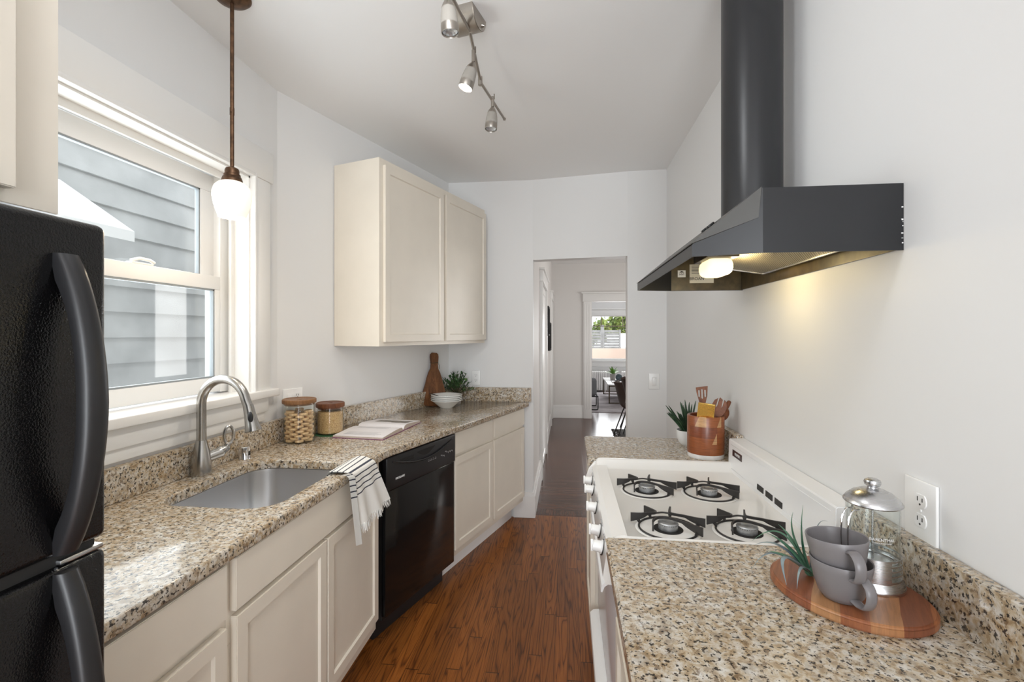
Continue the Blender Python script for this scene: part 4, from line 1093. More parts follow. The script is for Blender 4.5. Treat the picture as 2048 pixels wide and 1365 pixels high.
# ------------------------------------------------------------------ track light
tl = thing('track_light', 'brushed nickel track light with swivel spot heads on the ceiling', 'track light', (-0.365, 1.80, ZC))
def T(x, y, z): return Vector((x + 0.365, y - 1.80, z - ZC))
mb = MB()   # curved canopy: half-drum
hw = 0.075
out = []
for i in range(13):
    a = R(180 + 180 * i / 12); out.append((0.062 * math.cos(a), 0.066 * math.sin(a) * 1.0))
ctr = T(-0.378, 1.768, ZC)
cm = Matrix.Translation(ctr) @ Matrix.Rotation(R(-14), 4, 'Z') @ Matrix.Rotation(R(90), 4, 'Z') @ Matrix.Rotation(R(90), 4, 'X')
mb.prism(out, -0.052, 0.052, 0.002, mat=cm); mb.build('canopy', 'lampnickel', tl)
mb = MB(); mb.cyl(0.006, ctr + Vector((0.050, 0.01, -0.035)), ctr + Vector((0.064, 0.012, -0.038)), 12, bev=0.001); mb.build('knob', 'lampnickel', tl)
RZ = 2.562
mb = MB(); mb.cyl(0.0062, T(-0.368, 1.775, 2.585), T(-0.3835, 2.072, RZ), 14); mb.build('rail', 'lampnickel', tl)
mb = MB(); mb.cyl(0.0062, T(-0.3835, 2.072, RZ - 0.008), T(-0.325, 2.445, RZ - 0.008), 14); mb.cyl(0.0085, T(-0.325, 2.445, RZ - 0.008), T(-0.322, 2.465, RZ - 0.008), 12, 0.0); mb.build('rail', 'lampnickel', tl)
mb = MB(); mb.cyl(0.0062, T(-0.368, 1.765, 2.585), T(-0.398, 1.42, RZ), 14); mb.build('rail', 'lampnickel', tl)
mb = MB(); mb.cyl(0.010, T(-0.3835, 2.072, RZ - 0.024), T(-0.3835, 2.072, RZ + 0.016), 16, bev=0.002); mb.build('swivel_joint', 'lampnickel', tl)
def spot_head(x, y, zr, tilt, lit):
    """hangs under the rail; tilt = direction of the aim (unit vector)"""
    d = Vector(tilt).normalized()
    top = T(x, y, zr)
    mb = MB(); mb.cyl(0.0078, top + Vector((0, 0, 0.008)), top + Vector((0, 0, -0.042)), 14, bev=0.0015); mb.cyl(0.003, top + Vector((0.008, 0, -0.004)), top + Vector((0.008, 0, 0.02)), 8)
    st = mb.build('head_stem', 'lampnickel', tl)
    j = top + Vector((0, 0, -0.045)); q = Vector((0, 0, 1)).rotation_difference(d).to_matrix().to_4x4()
    mb = MB(); mb.lathe([(0.0, -0.004), (0.006, -0.004), (0.010, 0.002), (0.019, 0.018), (0.0225, 0.028), (0.0225, 0.030)], j, mat=q, seg=28)
    h = mb.build('spot_head', 'lampnickel', tl)
    mb = MB(); mb.lathe([(0.0288, 0.082), (0.0290, 0.106), (0.0275, 0.109), (0.0262, 0.106), (0.0262, 0.082)], j, mat=q, seg=28, closed=True); mb.build('rim', 'lampnickel', h)
    mb = MB(); mb.lathe([(0.0222, 0.029), (0.0255, 0.045), (0.0280, 0.070), (0.0286, 0.083), (0.0255, 0.083), (0.0200, 0.031)], j, mat=q, seg=28, closed=True); mb.build('lamp_glass', 'frost', h)
    mb = MB(); mb.lathe([(0.0, 0.094 if not lit else 0.101), (0.020, 0.100 if not lit else 0.103), (0.0245, 0.103), (0.0245, 0.1), (0.006, 0.06), (0.0, 0.06)], j, mat=q, seg=24); mb.build('bulb', 'bulb_on' if lit else 'bulb', h)
    if lit:
        l = bpy.data.lights.new('track_spot', 'SPOT'); l.energy = 22; l.color = (1, 0.90, 0.75); l.spot_size = R(95); l.spot_blend = 0.9; l.shadow_soft_size = 0.03
        o = bpy.data.objects.new('track_spot', l); o.location = Vector((-0.365, 1.80, ZC)) + j + d * 0.118; o.rotation_euler = Vector((0, 0, -1)).rotation_difference(d).to_euler(); COL.objects.link(o)
spot_head(-0.385, 1.505, RZ + 0.006, (0.06, 0.05, -1), False)
spot_head(-0.374, 1.872, RZ + 0.006, (-0.30, -0.10, -1), True)
spot_head(-0.354, 2.235, RZ - 0.002, (-0.06, -0.10, -1), False)

# ------------------------------------------------------------------ range hood with its duct
HO = Vector((0.58, 1.59, 1.618))
hd = thing('range_hood', 'black range hood with round duct on the right wall above the stove', 'range hood', HO)
def H(x, y, z): return tuple(Vector((x, y, z)) - HO)
y0, y1, ya, yb = 1.117, 2.068, 1.156, 2.028
xf, xm, xw = 0.290, 0.433, XR - 0.001
zb, zt_ = 1.618, 1.763
V = [H(xw, y0, zb), H(xw, y0, zt_), H(xm, y0, zt_), H(xm, y0, 1.697), H(xm, y0, zb), H(xf, ya, zb), H(xf, ya, 1.646),
     H(xw, y1, zb), H(xw, y1, zt_), H(xm, y1, zt_), H(xm, y1, 1.697), H(xm, y1, zb), H(xf, yb, zb), H(xf, yb, 1.646)]
F = [(0, 1, 2, 3, 4), (4, 3, 6, 5), (7, 11, 10, 9, 8), (11, 12, 13, 10), (5, 6, 13, 12), (1, 8, 9, 2), (2, 9, 10, 13, 6, 3)]
mb = MB(); tb = bmesh.new(); vs = [tb.verts.new(v) for v in V]
for f in F: tb.faces.new([vs[i] for i in f])
bmesh.ops.triangulate(tb, faces=[f for f in tb.faces if len(f.verts) > 4])
bmesh.ops.recalc_face_normals(tb, faces=tb.faces[:])
bmesh.ops.solidify(tb, geom=tb.faces[:], thickness=0.003)
mb._add(tb); cn = mb.build('canopy', 'hood', hd, ang=12)
mb = MB()   # inner lining: end walls, back wall, roof
mb.box(*[v for p in zip(H(0.435, 2.0655, 1.620), H(xw - 0.004, 2.0640, 1.76)) for v in p])
mb.box(*[v for p in zip(H(0.435, 1.1235, 1.620), H(xw - 0.004, 1.1220, 1.76)) for v in p])
mb.box(*[v for p in zip(H(xw - 0.007, 1.122, 1.620), H(xw - 0.005, 2.064, 1.76)) for v in p])
mb.box(*[v for p in zip(H(0.44, 1.122, 1.752), H(xw - 0.005, 2.064, 1.757)) for v in p])
mb.build('inner_lining', 'hood_in', cn)
mb = MB(); ft = Matrix.Translation(H(0.588, 1.53, 1.672)) @ Matrix.Rotation(R(9), 4, 'Y')
mb.box(-0.105, 0.105, -0.25, 0.25, -0.004, 0.004, mat=ft); fl = mb.build('grease_filter', 'filter', hd)
mb = MB()
for a in ((-0.109, -0.101, -0.254, 0.254), (0.101, 0.109, -0.254, 0.254), (-0.109, 0.109, -0.254, -0.246), (-0.109, 0.109, 0.246, 0.254)): mb.box(a[0], a[1], a[2], a[3], -0.007, 0.006, 0.001, mat=ft)
mb.build('filter_frame', 'steel', fl)
mb = MB(); mb.box(*[v for p in zip(H(0.428, 1.515, 1.620), H(0.508, 1.640, 1.674)) for v in p], bev=0.022, seg=3); ln = mb.build('lamp_cover', 'lens', hd)
mb = MB(); mb.box(*[v for p in zip(H(0.420, 1.50, 1.670), H(0.516, 1.655, 1.702)) for v in p], bev=0.004); mb.build('lamp_base', 'hood_in', hd)
l = bpy.data.lights.new('hood_bulb', 'POINT'); l.energy = 1.4; l.color = (1.0, 0.78, 0.40); l.shadow_soft_size = 0.03
o = bpy.data.objects.new('hood_bulb', l); o.location = (0.535, 1.575, 1.624); COL.objects.link(o)
# overlay added on the sloping front, its lighter colour imitates the reflected ceiling
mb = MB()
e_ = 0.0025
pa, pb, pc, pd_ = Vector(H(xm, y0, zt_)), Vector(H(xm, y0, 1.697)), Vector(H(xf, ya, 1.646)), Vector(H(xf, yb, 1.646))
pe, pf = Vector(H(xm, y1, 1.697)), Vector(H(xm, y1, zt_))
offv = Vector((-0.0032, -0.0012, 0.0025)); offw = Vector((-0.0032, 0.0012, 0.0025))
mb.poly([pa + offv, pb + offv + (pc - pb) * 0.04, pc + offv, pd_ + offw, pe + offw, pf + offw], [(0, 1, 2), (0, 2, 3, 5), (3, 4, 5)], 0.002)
mb.build('front_reflection', 'hood_reflect', hd, ang=5)
# switch panel on the sloping front
sn = Vector((zt_ - 1.646, 0, -(xm - xf))).normalized() * -1      # outward normal of slope
sl_u = Vector((0, -1, 0)); sl_v = Vector((xm - xf, 0, zt_ - 1.646)).normalized()
nn = sl_u.cross(sl_v)
def slope(y, t):  # point on the slope; t 0 bottom..1 top
    return Vector(H(xf + (xm - xf) * t, y, 1.646 + (zt_ - 1.646) * t))
def slope_m(y, t):
    m = Matrix((sl_u, sl_v, nn)).transposed().to_4x4(); m.translation = slope(y, t); return m
m_ = slope_m(1.285, 0.60)
mb = MB(); mb.box(-0.085, 0.085, -0.030, 0.030, -0.001, 0.0025, 0.001, mat=m_); pn = mb.build('switch_panel', 'black_pl', hd)
for k, xx in enumerate((-0.058, -0.012)):
    mb = MB(); mb.box(xx - 0.015, xx + 0.015, -0.016, 0.016, 0.002, 0.005, 0.001, mat=m_); mb.box(xx - 0.010, xx + 0.010, -0.010, 0.010, 0.004, 0.010, 0.002, mat=m_); mb.build('rocker_switch', 'black_gl', pn)
mb = MB(); mb.box(0.030, 0.068, -0.007, 0.007, 0.0022, 0.0032, mat=m_); mb.build('name_strip', 'letter_grey', pn)
text_mesh('logo', 'BROAN', 0.010, 'letter_dark', pn, m_ @ Matrix.Translation((0.049, 0, 0.0034)))
# labels on the inner end wall
ym = 2.0625
MI = lambda x, z: Matrix.Translation(H(x, ym, z)) @ Matrix.Rotation(R(90), 4, 'X')
mb = MB(); mb.box(*[v for p in zip(H(0.508, ym - 0.0006, 1.650), H(0.605, ym, 1.728)) for v in p]); lb = mb.build('rating_label', 'label', hd)
text_mesh('logo', 'BROAN', 0.017, 'letter_dark', lb, Matrix.Translation(H(0.537, ym - 0.0012, 1.668)) @ Matrix.Rotation(R(90), 4, 'X'), sx=1.0)
mb = MB()
for k in range(6): mb.box(*[v for p in zip(H(0.516, ym - 0.001, 1.690 + k * 0.006), H(0.590 - 0.01 * (k % 3), ym - 0.0005, 1.692 + k * 0.006)) for v in p])
mb.build('fine_print', 'letter_dark', lb)
mb = MB(); mb.box(*[v for p in zip(H(0.460, ym - 0.0006, 1.675), H(0.492, ym, 1.704)) for v in p]); lb = mb.build('certification_label', 'white_pl', hd)
text_mesh('logo', 'HVI', 0.0125, 'letter_dark', lb, Matrix.Translation(H(0.476, ym - 0.0012, 1.687)) @ Matrix.Rotation(R(90), 4, 'X'))
mb = MB(); mb.poly([H(0.466, ym - 0.0012, 1.695), H(0.486, ym - 0.0012, 1.695), H(0.476, ym - 0.0012, 1.702)], [(0, 1, 2)], 0.0003); mb.build('roof_mark', 'letter_dark', lb)
mb = MB(); mb.cyl(0.091, H(0.596, 1.63, zt_), H(0.596, 1.63, ZC - 0.001), 56); mb.cyl(0.0925, H(0.596, 1.63, zt_), H(0.596, 1.63, zt_ + 0.03), 56); mb.build('duct', 'duct', hd)
# chipped paint at the wall edge of the near side
mb = MB()
rnd = random.Random(5)
for k in range(9):
    zz = rnd.uniform(1.63, 1.715); mb.box(*[v for p in zip(H(xw - 0.003 - rnd.uniform(-0.001, 0.002), y0 - 0.0004, zz), H(xw - 0.0005, y0 + 0.0005, zz + rnd.uniform(0.0008, 0.0025))) for v in p])
mb.build('paint_chips', 'white_pl', cn)

# ------------------------------------------------------------------ gas range
SY0, SY1 = 1.262, 2.044
RO = Vector((0.42, (SY0 + SY1) / 2, 0))
rg = thing('gas_range', 'white freestanding four-burner gas stove between the granite slabs', 'stove', RO)
def G(x, y, z): return tuple(Vector((x, y, z)) - RO)
def gbox(mb, x0, x1, y0, y1, z0, z1, bev=0.0, seg=2):
    a, b = G(x0, y0, z0), G(x1, y1, z1); mb.box(a[0], b[0], a[1], b[1], a[2], b[2], bev, seg); return mb
mb = gbox(MB(), 0.155, 0.70, SY0 + 0.004, SY1 - 0.004, 0.03, 0.862, 0.003); mb.build('body', 'enamel2', rg)
# cooktop: pan with raised rims and dished burner wells
mb = MB()
ZP = 0.880
rim = [(SY0, 0.898), (SY0 + 0.005, 0.9045), (SY0 + 0.014, 0.905), (SY0 + 0.021, 0.901), (SY0 + 0.040, ZP + 0.003), (SY0 + 0.046, ZP)]
rimf = [(SY1, 0.904), (SY1 - 0.006, 0.914), (SY1 - 0.018, 0.916), (SY1 - 0.030, 0.910), (SY1 - 0.046, ZP + 0.004), (SY1 - 0.054, ZP)]
prof = [(SY0, 0.86)] + rim + list(reversed(rimf)) + [(SY1, 0.86)]
tb = bmesh.new()
xs = [0.118, 0.121, 0.130, 0.150, 0.158, 0.664]
zo = [-0.020, -0.006, 0.0, 0.0, 0.0, 0.0]
def zrow(k, z):
    if k in (1, 2, 3) and z < 0.897: return 0.892 if k < 3 else 0.888      # front lip of the pan
    return z + zo[k] if z > 0.87 else z
grid = [[tb.verts.new(G(x, y, zrow(k, z) if not (k == 0 and z < 0.9) else z)) for y, z in prof] for k, x in enumerate(xs)]
for a, b in zip(grid, grid[1:]):
    for i in range(len(prof) - 1): tb.faces.new((a[i], a[i + 1], b[i + 1], b[i]))
tb.faces.new(grid[0])
mb._add(tb)
mb.build('cooktop', 'enamel', rg, ang=60)
# control panel, sloped, with knobs
mb = MB()
cp = [(0.118, 0.893), (0.104, 0.880), (0.092, 0.800), (0.100, 0.780), (0.16, 0.780), (0.16, 0.893)]
tb = bmesh.new(); A_ = [tb.verts.new(G(x, SY0 + 0.002, z)) for x, z in cp]; B_ = [tb.verts.new(G(x, SY1 - 0.002, z)) for x, z in cp]
tb.faces.new(A_); tb.faces.new(B_)
for i in range(len(cp)): tb.faces.new((A_[i], A_[(i + 1) % len(cp)], B_[(i + 1) % len(cp)], B_[i]))
bmesh.ops.recalc_face_normals(tb, faces=tb.faces[:])
mb._add(tb); cpn = mb.build('control_panel', 'enamel', rg)
mb = MB(); tb = bmesh.new()   # rounded end cheek on the far side of the panel
ch = [(0.125, 0.905), (0.112, 0.898), (0.090, 0.870), (0.078, 0.835), (0.085, 0.795), (0.125, 0.780)]
mb.prism([(x, z) for x, z in ch], 0, 0.012, 0.003, mat=Matrix.Translation(G(0, SY1 - 0.002, 0)) @ Matrix.Rotation(R(90), 4, 'X'))
mb.build('end_cap', 'enamel', cpn)
for yk in (1.345, 1.455, 1.650, 1.835, 1.945):
    mb = MB()
    mb.cyl(0.019, G(0.098, yk, 0.842), G(0.092, yk, 0.843), 22, bev=0.001)
    mb.cyl(0.016, G(0.094, yk, 0.843), G(0.070, yk, 0.847), 22, 0.0145, 0.002)
    a, b = G(0.072, yk - 0.004, 0.831), G(0.064, yk + 0.004, 0.863); mb.box(a[0], b[0], a[1], b[1], a[2], b[2], 0.002)
    kb = mb.build('knob', 'white_pl', cpn)
    mb = MB(); mb.cyl(0.0215, G(0.0985, yk, 0.8415), G(0.0955, yk, 0.8422), 22); mb.build('knob_bezel', 'slot', kb)
    mb = MB()
    for q_ in range(4): a, b = G(0.103, yk - 0.03 + q_ * 0.015, 0.868), G(0.1005, yk - 0.027 + q_ * 0.015, 0.872); mb.box(a[0], b[0], a[1], b[1], a[2], b[2])
    mb.build('dial_marks', 'letter_grey', cpn)
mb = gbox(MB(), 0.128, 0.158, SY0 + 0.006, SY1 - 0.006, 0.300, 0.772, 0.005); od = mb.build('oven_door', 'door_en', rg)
mb = MB()   # curved full-width door pull
hp = [(0.130, 0.770), (0.108, 0.766), (0.092, 0.752), (0.090, 0.735), (0.094, 0.733), (0.100, 0.748), (0.112, 0.757), (0.130, 0.758)]
mb.prism(hp, 0, SY1 - SY0 - 0.10, 0.0, mat=Matrix.Translation(G(0, SY1 - 0.05, 0)) @ Matrix.Rotation(R(90), 4, 'X')); mb.build('handle', 'enamel2', od)
mb = gbox(MB(), 0.132, 0.158, SY0 + 0.006, SY1 - 0.006, 0.060, 0.290, 0.005); dr = mb.build('broiler_drawer', 'enamel2', rg)
mb = MB(); hp = [(0.134, 0.288), (0.108, 0.285), (0.094, 0.272), (0.092, 0.252), (0.096, 0.250), (0.102, 0.266), (0.134, 0.272)]
mb.prism(hp, 0, SY1 - SY0 - 0.06, 0.0, mat=Matrix.Translation(G(0, SY1 - 0.03, 0)) @ Matrix.Rotation(R(90), 4, 'X')); mb.build('handle', 'enamel2', dr)
mb = gbox(MB(), 0.17, 0.69, SY0 + 0.02, SY1 - 0.02, 0.0, 0.04); mb.build('plinth', 'black_mat', rg)
# backguard: leaning front, flat top
mb = MB(); bg = [(0.656, 0.868), (0.660, 1.004), (0.664, 1.008), (XR - 0.003, 1.010), (XR - 0.003, 0.868)]
mb.prism(bg, 0, SY1 - SY0 + 0.002, 0.002, 3, mat=Matrix.Translation(G(0, SY1 + 0.001, 0)) @ Matrix.Rotation(R(90), 4, 'X')); bgo = mb.build('backguard', 'enamel2', rg)
# frame of the leaning face
fu = Vector((0, -1, 0)); fv = Vector((0.004, 0, 0.136)).normalized(); fn = fu.cross(fv)
def face_m(y, z):
    m = Matrix((fu, fv, fn)).transposed().to_4x4(); m.translation = Vector(G(0.656 + 0.004 * (z - 0.868) / 0.136, y, z)); return m
m_ = face_m(1.945, 0.962); mb = MB(); mb.box(-0.050, 0.050, -0.0125, 0.0125, -0.001, 0.0015, mat=m_); bdg = mb.build('badge', 'badge', bgo)
text_mesh('logo', 'PREMIER', 0.0145, 'letter', bdg, m_ @ Matrix.Translation((0.004, 0, 0.0017)))
for yv in (1.716, 1.645, 1.575):
    m_ = face_m(yv, 0.906); mb = MB(); mb.box(-0.026, 0.026, -0.0095, 0.0095, -0.001, 0.0018, mat=m_); mb.build('vent', 'slot', bgo)
mb = MB(); m_ = face_m(1.65, 0.9)
for a in ((-0.37, 0.37, 0.088, 0.0905), (-0.37, 0.37, -0.006, -0.0035)): mb.box(a[0], a[1], a[2], a[3], -0.0005, 0.0012, 0.0005, mat=m_)
mb.build('face_bead', 'enamel2', bgo)
def burner(x, y, sc=0.86):
    zc_ = ZP + 0.0006
    mb = MB(); mb.lathe([(r_ * sc, z_) for r_, z_ in [(0.106, 0.0), (0.101, 0.0014), (0.097, 0.0014), (0.092, 0.0004), (0.0, 0.0002)]], G(x, y, zc_), seg=44); w = mb.build('burner_well', 'enamel', rg)
    mb = MB(); mb.lathe([(0.0, 0.0), (0.041, 0.0), (0.041, 0.0009), (0.0, 0.0009)], G(x, y, zc_ + 0.0006), seg=36); mb.build('well_opening', 'gap', w)
    mb = MB(); mb.lathe([(r_ * sc, z_) for r_, z_ in [(0.0, 0.0), (0.031, 0.0), (0.031, 0.012), (0.0325, 0.013), (0.0325, 0.018), (0.030, 0.0205), (0.018, 0.021), (0.016, 0.0195), (0.0, 0.0195)]], G(x, y, zc_ + 0.001), seg=36); cap = mb.build('burner_cap', 'alu', rg)
    mb = MB()
    for k in range(30):
        a = 2 * math.pi * k / 30; mb.cyl(0.0012, G(x + 0.0316 * sc * math.cos(a), y + 0.0316 * sc * math.sin(a), zc_ + 0.0168), G(x + 0.0330 * sc * math.cos(a), y + 0.0330 * sc * math.sin(a), zc_ + 0.0168), 6)
    mb.build('flame_ports', 'slot', cap)
    mb = MB(); zg = zc_ + 0.024
    mb.tube([G(x + 0.094 * sc * math.cos(2 * math.pi * k / 48), y + 0.094 * sc * math.sin(2 * math.pi * k / 48), zc_ + 0.003) for k in range(49)], 0.0029, 6, caps=False)
    def pol(r, a, z=zg): return Vector(G(x + sc * r * math.cos(R(a)), y + sc * r * math.sin(R(a)), z))
    zl = zc_ + 0.008
    c1 = [pol(0.122, 164), pol(0.092, 158), pol(0.072, 143), pol(0.061, 127), pol(0.067, 116), pol(0.092, 117), pol(0.124, 119)]
    c2 = [pol(0.120, 2), pol(0.092, 9), pol(0.067, 28), pol(0.053, 56), pol(0.057, 74), pol(0.078, 76), pol(0.112, 75)]
    c3 = [pol(0.060, 207, zl - 0.008), pol(0.058, 204, zl + 0.004), pol(0.050, 190, zg - 0.003), pol(0.030, 160), pol(0.010, 60), pol(0.034, -22), pol(0.062, -34), pol(0.088, -37), pol(0.116, -38)]
    for path, both in ((c1, True), (c2, True), (c3, False)):
        path = cat_rom(path, 5); n = len(path); hs = []
        for i in range(n):
            e = 2 * i / (n - 1) - 1
            if not both and e < 0: e = 0
            hs.append(0.0070 + 0.0180 * max(0.0, (abs(e) - 0.38) / 0.62) ** 0.7)
        path = [p + Vector((0, 0, 0.008 - h_ / 2)) for p, h_ in zip(path, hs)]
        mb.ribbon(path, hs, 0.0048)
    mb.tube(cat_rom([pol(0.061, 127, zg + 0.004), pol(0.060, 95, zg + 0.004), pol(0.054, 60, zg + 0.004)], 6), 0.0026, 6)
    for a in (161, 118, 5, 75, -37.5):
        mb.tube([pol(0.098, a, zg - 0.010), pol(0.092, a, zc_ + 0.003)], [0.0062, 0.003], 6)
    mb.build('grate', 'iron', rg, ang=30)
for bx, by in ((0.279, 1.727), (0.488, 1.717), (0.285, 1.396), (0.499, 1.396)): burner(bx, by)

# ------------------------------------------------------------------ utensil crock and plant beyond the stove
UX, UY = 0.594, 2.140
uc = thing('utensil_crock', 'pieced wooden utensil crock with marble foot on the far slab', 'crock', (UX, UY, ZT))
rc = 0.0755
mb = MB(); mb.lathe([(0.0, 0.0185), (rc - 0.0006, 0.0185), (rc, 0.022), (rc, 0.175), (rc - 0.002, 0.179), (rc - 0.007, 0.180), (rc - 0.012, 0.178), (rc - 0.013, 0.172), (rc - 0.013, 0.030), (0.0, 0.030)], seg=56); mb.build('cup', 'crock', uc)
mb = MB(); mb.lathe([(0.0, 0.0), (rc - 0.002, 0.0), (rc - 0.0005, 0.002), (rc - 0.0005, 0.0185), (0.0, 0.0185)], seg=56); mb.build('foot', 'marble', uc)
# camera-facing directions at the crock, in plan
fdir = Vector((UX, UY, 0)).normalized(); rdir = Vector((fdir.y, -fdir.x, 0))
def C(a, b, z): return Vector((UX, UY, ZT)) + rdir * a + fdir * b + Vector((0, 0, z))
def flat_tool(name, label, pts, th, base, top, m, roll=0.0, holes=None, yaw=0.0):
    """outline pts (x right, y up along the tool) extruded by th; tool axis from base to top"""
    base, top = Vector(base), Vector(top); ax = (top - base).normalized()
    sd = (rdir * math.cos(yaw) + fdir * math.sin(yaw)); sd = (sd - ax * sd.dot(ax)).normalized(); nr = sd.cross(ax)
    m4 = Matrix((sd, ax, nr)).transposed().to_4x4()
    o = curve_slab(name, [pts] + (holes or []), -th / 2, th / 2, m, 0.0008)
    o.matrix_world = Matrix.Translation(base) @ m4
    o['label'] = label; o['category'] = name.split('_')[-1]
    return o
sp = [(-0.007, 0.0), (0.007, 0.0), (0.007, 0.17), (0.012, 0.195), (0.020, 0.225), (0.024, 0.268), (-0.026, 0.262), (-0.024, 0.240), (-0.016, 0.205), (-0.008, 0.175)]
hl = [[(x - 0.0032, a), (x - 0.0032, b), (x, b + 0.003), (x + 0.0032, b), (x + 0.0032, a), (x, a - 0.003)] for x, a, b in ((-0.0135, 0.222, 0.248), (-0.001, 0.215, 0.252), (0.0115, 0.222, 0.249))]
flat_tool('slotted_spatula', 'brown wooden slotted spatula standing in the utensil crock', sp, 0.007, C(-0.002, 0.020, 0.032), C(-0.012, 0.045, 0.235), 'spoonwood', holes=hl)
fk = [(-0.007, 0.0), (0.007, 0.0), (0.008, 0.13), (0.018, 0.15), (0.030, 0.172), (0.033, 0.195), (0.026, 0.217), (0.017, 0.224), (0.015, 0.195), (0.012, 0.185), (0.011, 0.222), (0.0, 0.230), (-0.003, 0.226), (-0.006, 0.190), (-0.010, 0.186), (-0.008, 0.226), (-0.020, 0.215), (-0.028, 0.190), (-0.026, 0.165), (-0.014, 0.145), (-0.008, 0.13)]
flat_tool('serving_fork', 'brown wooden serving fork with broad tines in the utensil crock', fk, 0.008, C(0.012, -0.030, 0.034), C(0.050, -0.012, 0.215), 'spoonwood')
sps = thing('wooden_spoon', 'brown wooden spoon behind the serving fork with round handle end up', 'spoon', C(0.006, 0.030, 0.034))
mb = MB(); e = (C(0.096, 0.018, 0.243) - C(0.006, 0.030, 0.034)); q = e.normalized()
mb.tube([Vector((0, 0, 0)), e * 0.4, e * 0.8, e * 0.93, e * 0.985, e], [0.006, 0.0065, 0.0085, 0.0095, 0.008, 0.003], 14); mb.build('handle', 'spoonwood', sps)
mb = MB(); mb.sphere(e * 0.72, 0.027, (0.9, 0.35, 1.15), mat=Matrix.Rotation(R(20), 4, 'Y')); mb.build('spoon_bowl', 'spoonwood', sps)
gr = thing('grater', 'small gold metal grater standing in the utensil crock', 'grater', C(-0.016, -0.028, 0.034))
gx = (rdir * 0.98 - Vector((0, 0, 0.10))).normalized(); gy = (Vector((-0.12, 0, 1)) - rdir * 0.18 - fdir * 0.2); gy = (gy - gx * gy.dot(gx)).normalized(); gz = gx.cross(gy)
gm = Matrix((gx, gy, gz)).transposed().to_4x4(); gm.translation = Vector((0, 0, 0))
mb = MB(); mb.box(-0.031, 0.031, 0.138, 0.208, -0.0012, 0.0012, mat=gm); mb.box(-0.033, -0.029, 0.128, 0.210, -0.006, 0.004, 0.001, mat=gm); mb.box(0.029, 0.033, 0.128, 0.210, -0.006, 0.004, 0.001, mat=gm); mb.box(-0.033, 0.033, 0.206, 0.211, -0.006, 0.004, 0.001, mat=gm)
gpl = mb.build('grating_plate', 'gold', gr)
mb = MB()
for i in range(13):
    for j in range(11):
        mb.sphere(gm @ Vector((-0.026 + i * 0.0043 + (j % 2) * 0.002, 0.144 + j * 0.0057, 0.0012)), 0.0016, u=6, v=4)
mb.build('teeth', 'gold', gpl)
mb = MB(); mb.box(-0.007, 0.007, 0.0, 0.14, -0.002, 0.002, 0.001, mat=gm); mb.build('handle', 'gold', gr)

PPX, PPY = 0.572, 2.352
rp = thing('potted_plant', 'dark spiky succulent in a white pot behind the wooden crock', 'plant', (PPX, PPY, ZT))
mb = MB(); mb.lathe([(0.0, 0.0), (0.030, 0.0), (0.042, 0.012), (0.052, 0.040), (0.054, 0.070), (0.0515, 0.071), (0.049, 0.060), (0.0, 0.058)], seg=40); mb.build('pot', 'ceramic_mat', rp)
mb = MB(); mb.lathe([(0.0, 0.0615), (0.0485, 0.0605), (0.0, 0.058)], seg=30); mb.build('soil', 'soil', rp)
mb = MB(); rnd = random.Random(11)
for k in range(46):
    a = rnd.uniform(0, 2 * math.pi); sp_ = rnd.uniform(0.15, 1.0); Ls = rnd.uniform(0.085, 0.155)
    d = Vector((math.cos(a) * sp_ - 0.12, math.sin(a) * sp_ * 0.8, 1.05)).normalized()
    p0 = Vector((math.cos(a) * 0.025 * sp_, math.sin(a) * 0.025 * sp_, 0.060)); p2 = p0 + d * Ls; p1 = (p0 + p2) / 2 + Vector((0, 0, 0.016 * sp_))
    mb.tube(bez(p0, p0.lerp(p1, 0.7), p1.lerp(p2, 0.4), p2, 6), [0.0035, 0.0042, 0.0045, 0.0045, 0.0042, 0.0034, 0.0012], 6)
mb.build('leaves', 'rush', rp)

# ------------------------------------------------------------------ serving board, cups, press, air plant (near slab)
BX, BY = 0.559, 1.028
sb = thing('serving_board', 'oval pieced wooden serving board on the near granite slab', 'serving board', (BX, BY, ZT), R(35))
mb = MB(); ov = [(0.122 * math.cos(2 * math.pi * i / 64), 0.142 * math.sin(2 * math.pi * i / 64)) for i in range(64)]
mb.prism(ov, 0.0, 0.020, 0.005, 3); mb.build('board', 'acacia', sb)
ZB = ZT + 0.020
def cup(label, loc, tilt, hang_deg):
    t = thing('cup', label, 'cup', loc); t.rotation_euler = (tilt[0], tilt[1], 0)
    mb = MB(); mb.lathe([(0.0, 0.002), (0.026, 0.0), (0.031, 0.002), (0.038, 0.012), (0.0455, 0.035), (0.0505, 0.060), (0.0525, 0.074), (0.0518, 0.0755), (0.0500, 0.074), (0.0478, 0.060), (0.043, 0.036), (0.036, 0.014), (0.028, 0.006), (0.0, 0.005)], seg=56)
    mb.build('body', 'grey_cer', t)
    a = R(hang_deg); d = Vector((math.cos(a), math.sin(a), 0))
    pts = [d * 0.0475 + Vector((0, 0, 0.060)), d * 0.062 + Vector((0, 0, 0.064)), d * 0.077 + Vector((0, 0, 0.055)), d * 0.080 + Vector((0, 0, 0.038)), d * 0.072 + Vector((0, 0, 0.020)), d * 0.056 + Vector((0, 0, 0.013)), d * 0.037 + Vector((0, 0, 0.0145))]
    P = cat_rom(pts, 6); mb = MB(); mb.tube(P, [0.0062] * len(P), 14, sx=1.55, sy=0.62, up=tuple(d)); mb.build('handle', 'grey_cer', t)
    return t
CX_, CY_ = 0.524, 0.984
cup('lower grey stoneware cup of the stacked pair on the serving board', (CX_, CY_, ZB), (0, 0), -84)
cup('upper grey stoneware cup nested in the other cup on the serving board', (CX_ - 0.001, CY_ + 0.003, ZB + 0.042), (R(-3), R(-3)), -92)

